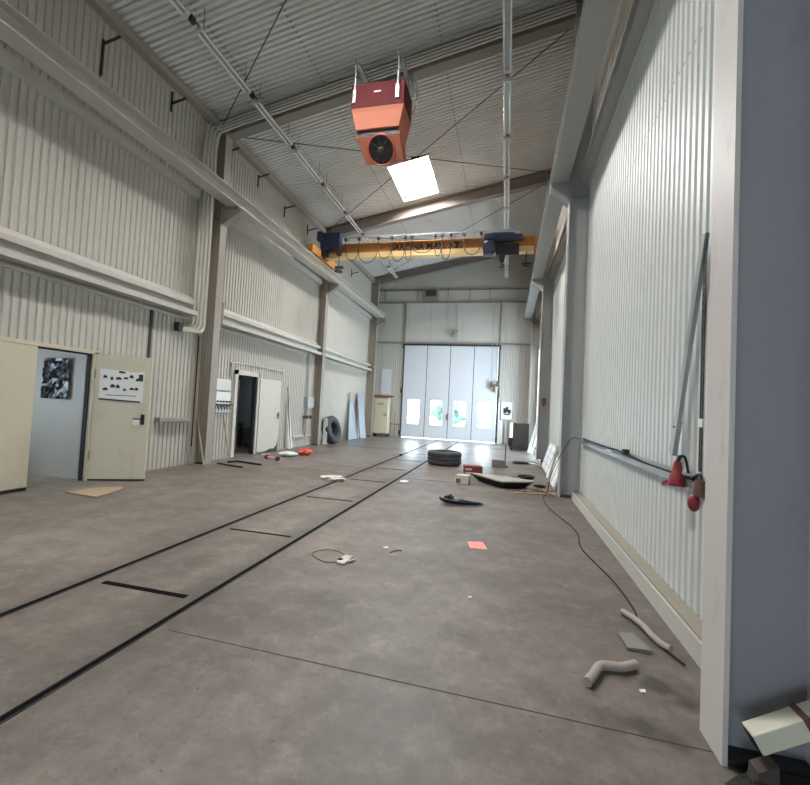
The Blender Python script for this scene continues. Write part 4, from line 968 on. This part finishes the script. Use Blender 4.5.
t = thing('spool', 'small dark spool axle with a pinkish core on the floor before the torn door', 'spool', (-5.8,9.85,0))
b = MB(); b.cyl((-5.98,9.92,.055), (-5.62,9.78,.055), .025, 10); b.build('axle', M['pink'], t)
for p in ((-6.02,9.94,.055), (-5.62,9.78,.055)): b = MB(); p = V(p); b.cyl(p, p+V((.05,-.02,0)), .055, 16); b.build('end_disc', M['dark'], t)
t = thing('spilled_bag', 'crumpled white and orange red bag on the floor near the left wall', 'bag', (-5.75,11.1,0))
random.seed(11); b = MB(); b.ball((-5.9,10.85,.06), .3, 3, (.9,.8,.2), .12); b.build('white_half', M['paper'], t)
random.seed(12); b = MB(); b.ball((-5.6,11.3,.09), .22, 3, (.9,.8,.4), .2); b.build('red_half', M['redbag'], t)
slab('paper_scrap', [(-6.6,10.6),(-6.4,10.75),(-6.35,10.65),(-6.5,10.5)], .003, .03, M['dirty'], 'flat dirty white scrap on the floor at the foot of the torn door', 'paper scrap')
b = MB(); b.ball((-3.15,13.0,.03), .05, 2, (1.2,1,.6)); tag(b.build('rail_clod', M['debris']), 'dark clod lying on the left rail farther down the hall', 'clod')
# near right corner: chipped box tube and grime at the column foot
t = thing('steel_tube', 'chipped cream steel box tube resting at the foot of the near right column', 'steel tube', (1.2,2.1,.2))
p0 = V((1.05,2.11,.2)); p1 = V((1.62,2.13,.52)); 
b = MB(); b.bar(p0, p1, .085, .085); b.build('tube', M['creamtube'], t, bevel=.006)
dv = (p1-p0).normalized(); b = MB(); b.bar(p0+dv*.2, p0+dv*.225, .096, .096); b.build('collar', M['brown'], t)
b = MB(); b.bar(p0-dv*.004, p0, .065, .065); b.build('open_end', M['black'], t)
b = MB(); b.prism([(1.04,2.13,0),(1.13,2.13,0),(1.12,2.13,.14),(1.05,2.13,.1)], (0,-.07,0)); b.build('foot', M['joint'], t)
random.seed(21); b = MB(); b.ball((1.2,2.08,.02), .2, 3, (1.05,.55,.28), .25); tag(b.build('grime_heap', M['debris']), 'black grime heaped on the floor under the chipped box tube', 'grime', None, 'stuff')
b = MB(); b.prism([(1.3,1.93,0.005),(1.5,1.7,0.005),(1.62,1.8,.02),(1.42,2.02,.02)], (0,0,.05)); tag(b.build('steel_plate', M['steel_b']), 'grey steel plate on the floor beneath the chipped box tube', 'plate')

# ------------------------------------------------------------------ outdoors seen through the gate windows
def tree(x, y, h, lab, seed):
    t = thing('tree', lab, 'tree', (x, y, 0), 'trees beyond the gate'); r_ = random.Random(seed)
    b = MB(); b.tube([(x,y,-.03),(x+.1,y,h*.3),(x,y,h*.55)], .12, 10, True, [.16,.11,.08]); b.build('trunk', M['brown'], t)
    random.seed(seed); b = MB()
    for k in range(16): b.ball((x+r_.uniform(-1,1)*h*.28, y+r_.uniform(-1,1)*h*.28, h*.55+r_.uniform(-.22,.3)*h), h*.14, 2, (1,1,.9), .3)
    b.build('crown', M['leaf'], t)
tree(-4.25, 30, 2.3, 'green tree seen through the second gate window', 31)
tree(-2.75, 30, 2.4, 'green tree seen through the third gate window', 32)

# ------------------------------------------------------------------ light, world, camera
wd = bpy.data.worlds.new('World'); S.world = wd; wd.use_nodes = True
bg = wd.node_tree.nodes['Background']; bg.inputs[0].default_value = (.76, .87, 1.0, 1); bg.inputs[1].default_value = 16
def area(name, loc, rot, sx, sy, power, color):
    l = bpy.data.lights.new(name, 'AREA'); l.shape = 'RECTANGLE'; l.size = sx; l.size_y = sy; l.energy = power; l.color = color
    o = bpy.data.objects.new(name, l); COL.objects.link(o); o.location = loc; o.rotation_euler = rot; return o
# sky portals at the four gate panes
for i in range(4):
    cx = GX0+(i+.5)*lw
    o = area('window_portal', (cx, YF+.03, 1.345), (-math.pi/2, 0, 0), .6, 1.24, 10, (1,1,1)); o.data.cycles.is_portal = True

for loc, rot, sx, sy in (((XR+.16, (SW[0]+SW[1])/2, (SW[2]+SW[3])/2), (0, math.pi/2, 0), SW[3]-SW[2], SW[1]-SW[0]), ((XR+.16, (SWB[0]+SWB[1])/2, (SWB[2]+SWB[3])/2), (0, math.pi/2, 0), SWB[3]-SWB[2], SWB[1]-SWB[0]), ((-9.2, 4.3, 1.5), (0, -math.pi/2, 0), 1.2, 1.2), ((-9.2, 10.4, 1.65), (0, -math.pi/2, 0), .9, 1.0), ((-3, YB-.12, 1.775), (math.pi/2, 0, 0), 5, 1.65)):
    o = area('window_portal', loc, rot, sx, sy, 10, (1,1,1)); o.data.cycles.is_portal = True

cam = bpy.data.cameras.new('Camera'); co = bpy.data.objects.new('Camera', cam); COL.objects.link(co); S.camera = co
yaw, pit, rol = [math.radians(a) for a in (13.5166, 2.127, 2.8735)]
F = V((-math.sin(yaw)*math.cos(pit), math.cos(yaw)*math.cos(pit), math.sin(pit)))
R0 = F.cross(V((0,0,1))).normalized(); U0 = R0.cross(F)
R_ = R0*math.cos(rol)+U0*math.sin(rol); U_ = -R0*math.sin(rol)+U0*math.cos(rol)
mt = Matrix((R_, U_, -F)).transposed().to_4x4(); mt.translation = (0,0,1.5); co.matrix_world = mt
cam.sensor_fit = 'HORIZONTAL'; cam.sensor_width = 36; cam.lens = 422.4/810*36; cam.clip_start = .05; cam.clip_end = 200
S.view_settings.view_transform = 'Standard'; S.view_settings.look = 'None'; S.view_settings.gamma = 1; S.view_settings.use_curve_mapping = False
S.view_settings.exposure = 0.0
S.cycles.max_bounces = 10; S.cycles.diffuse_bounces = 6; S.cycles.sample_clamp_indirect = 6
for o in S.objects:
    if '_org' in o: del o['_org']
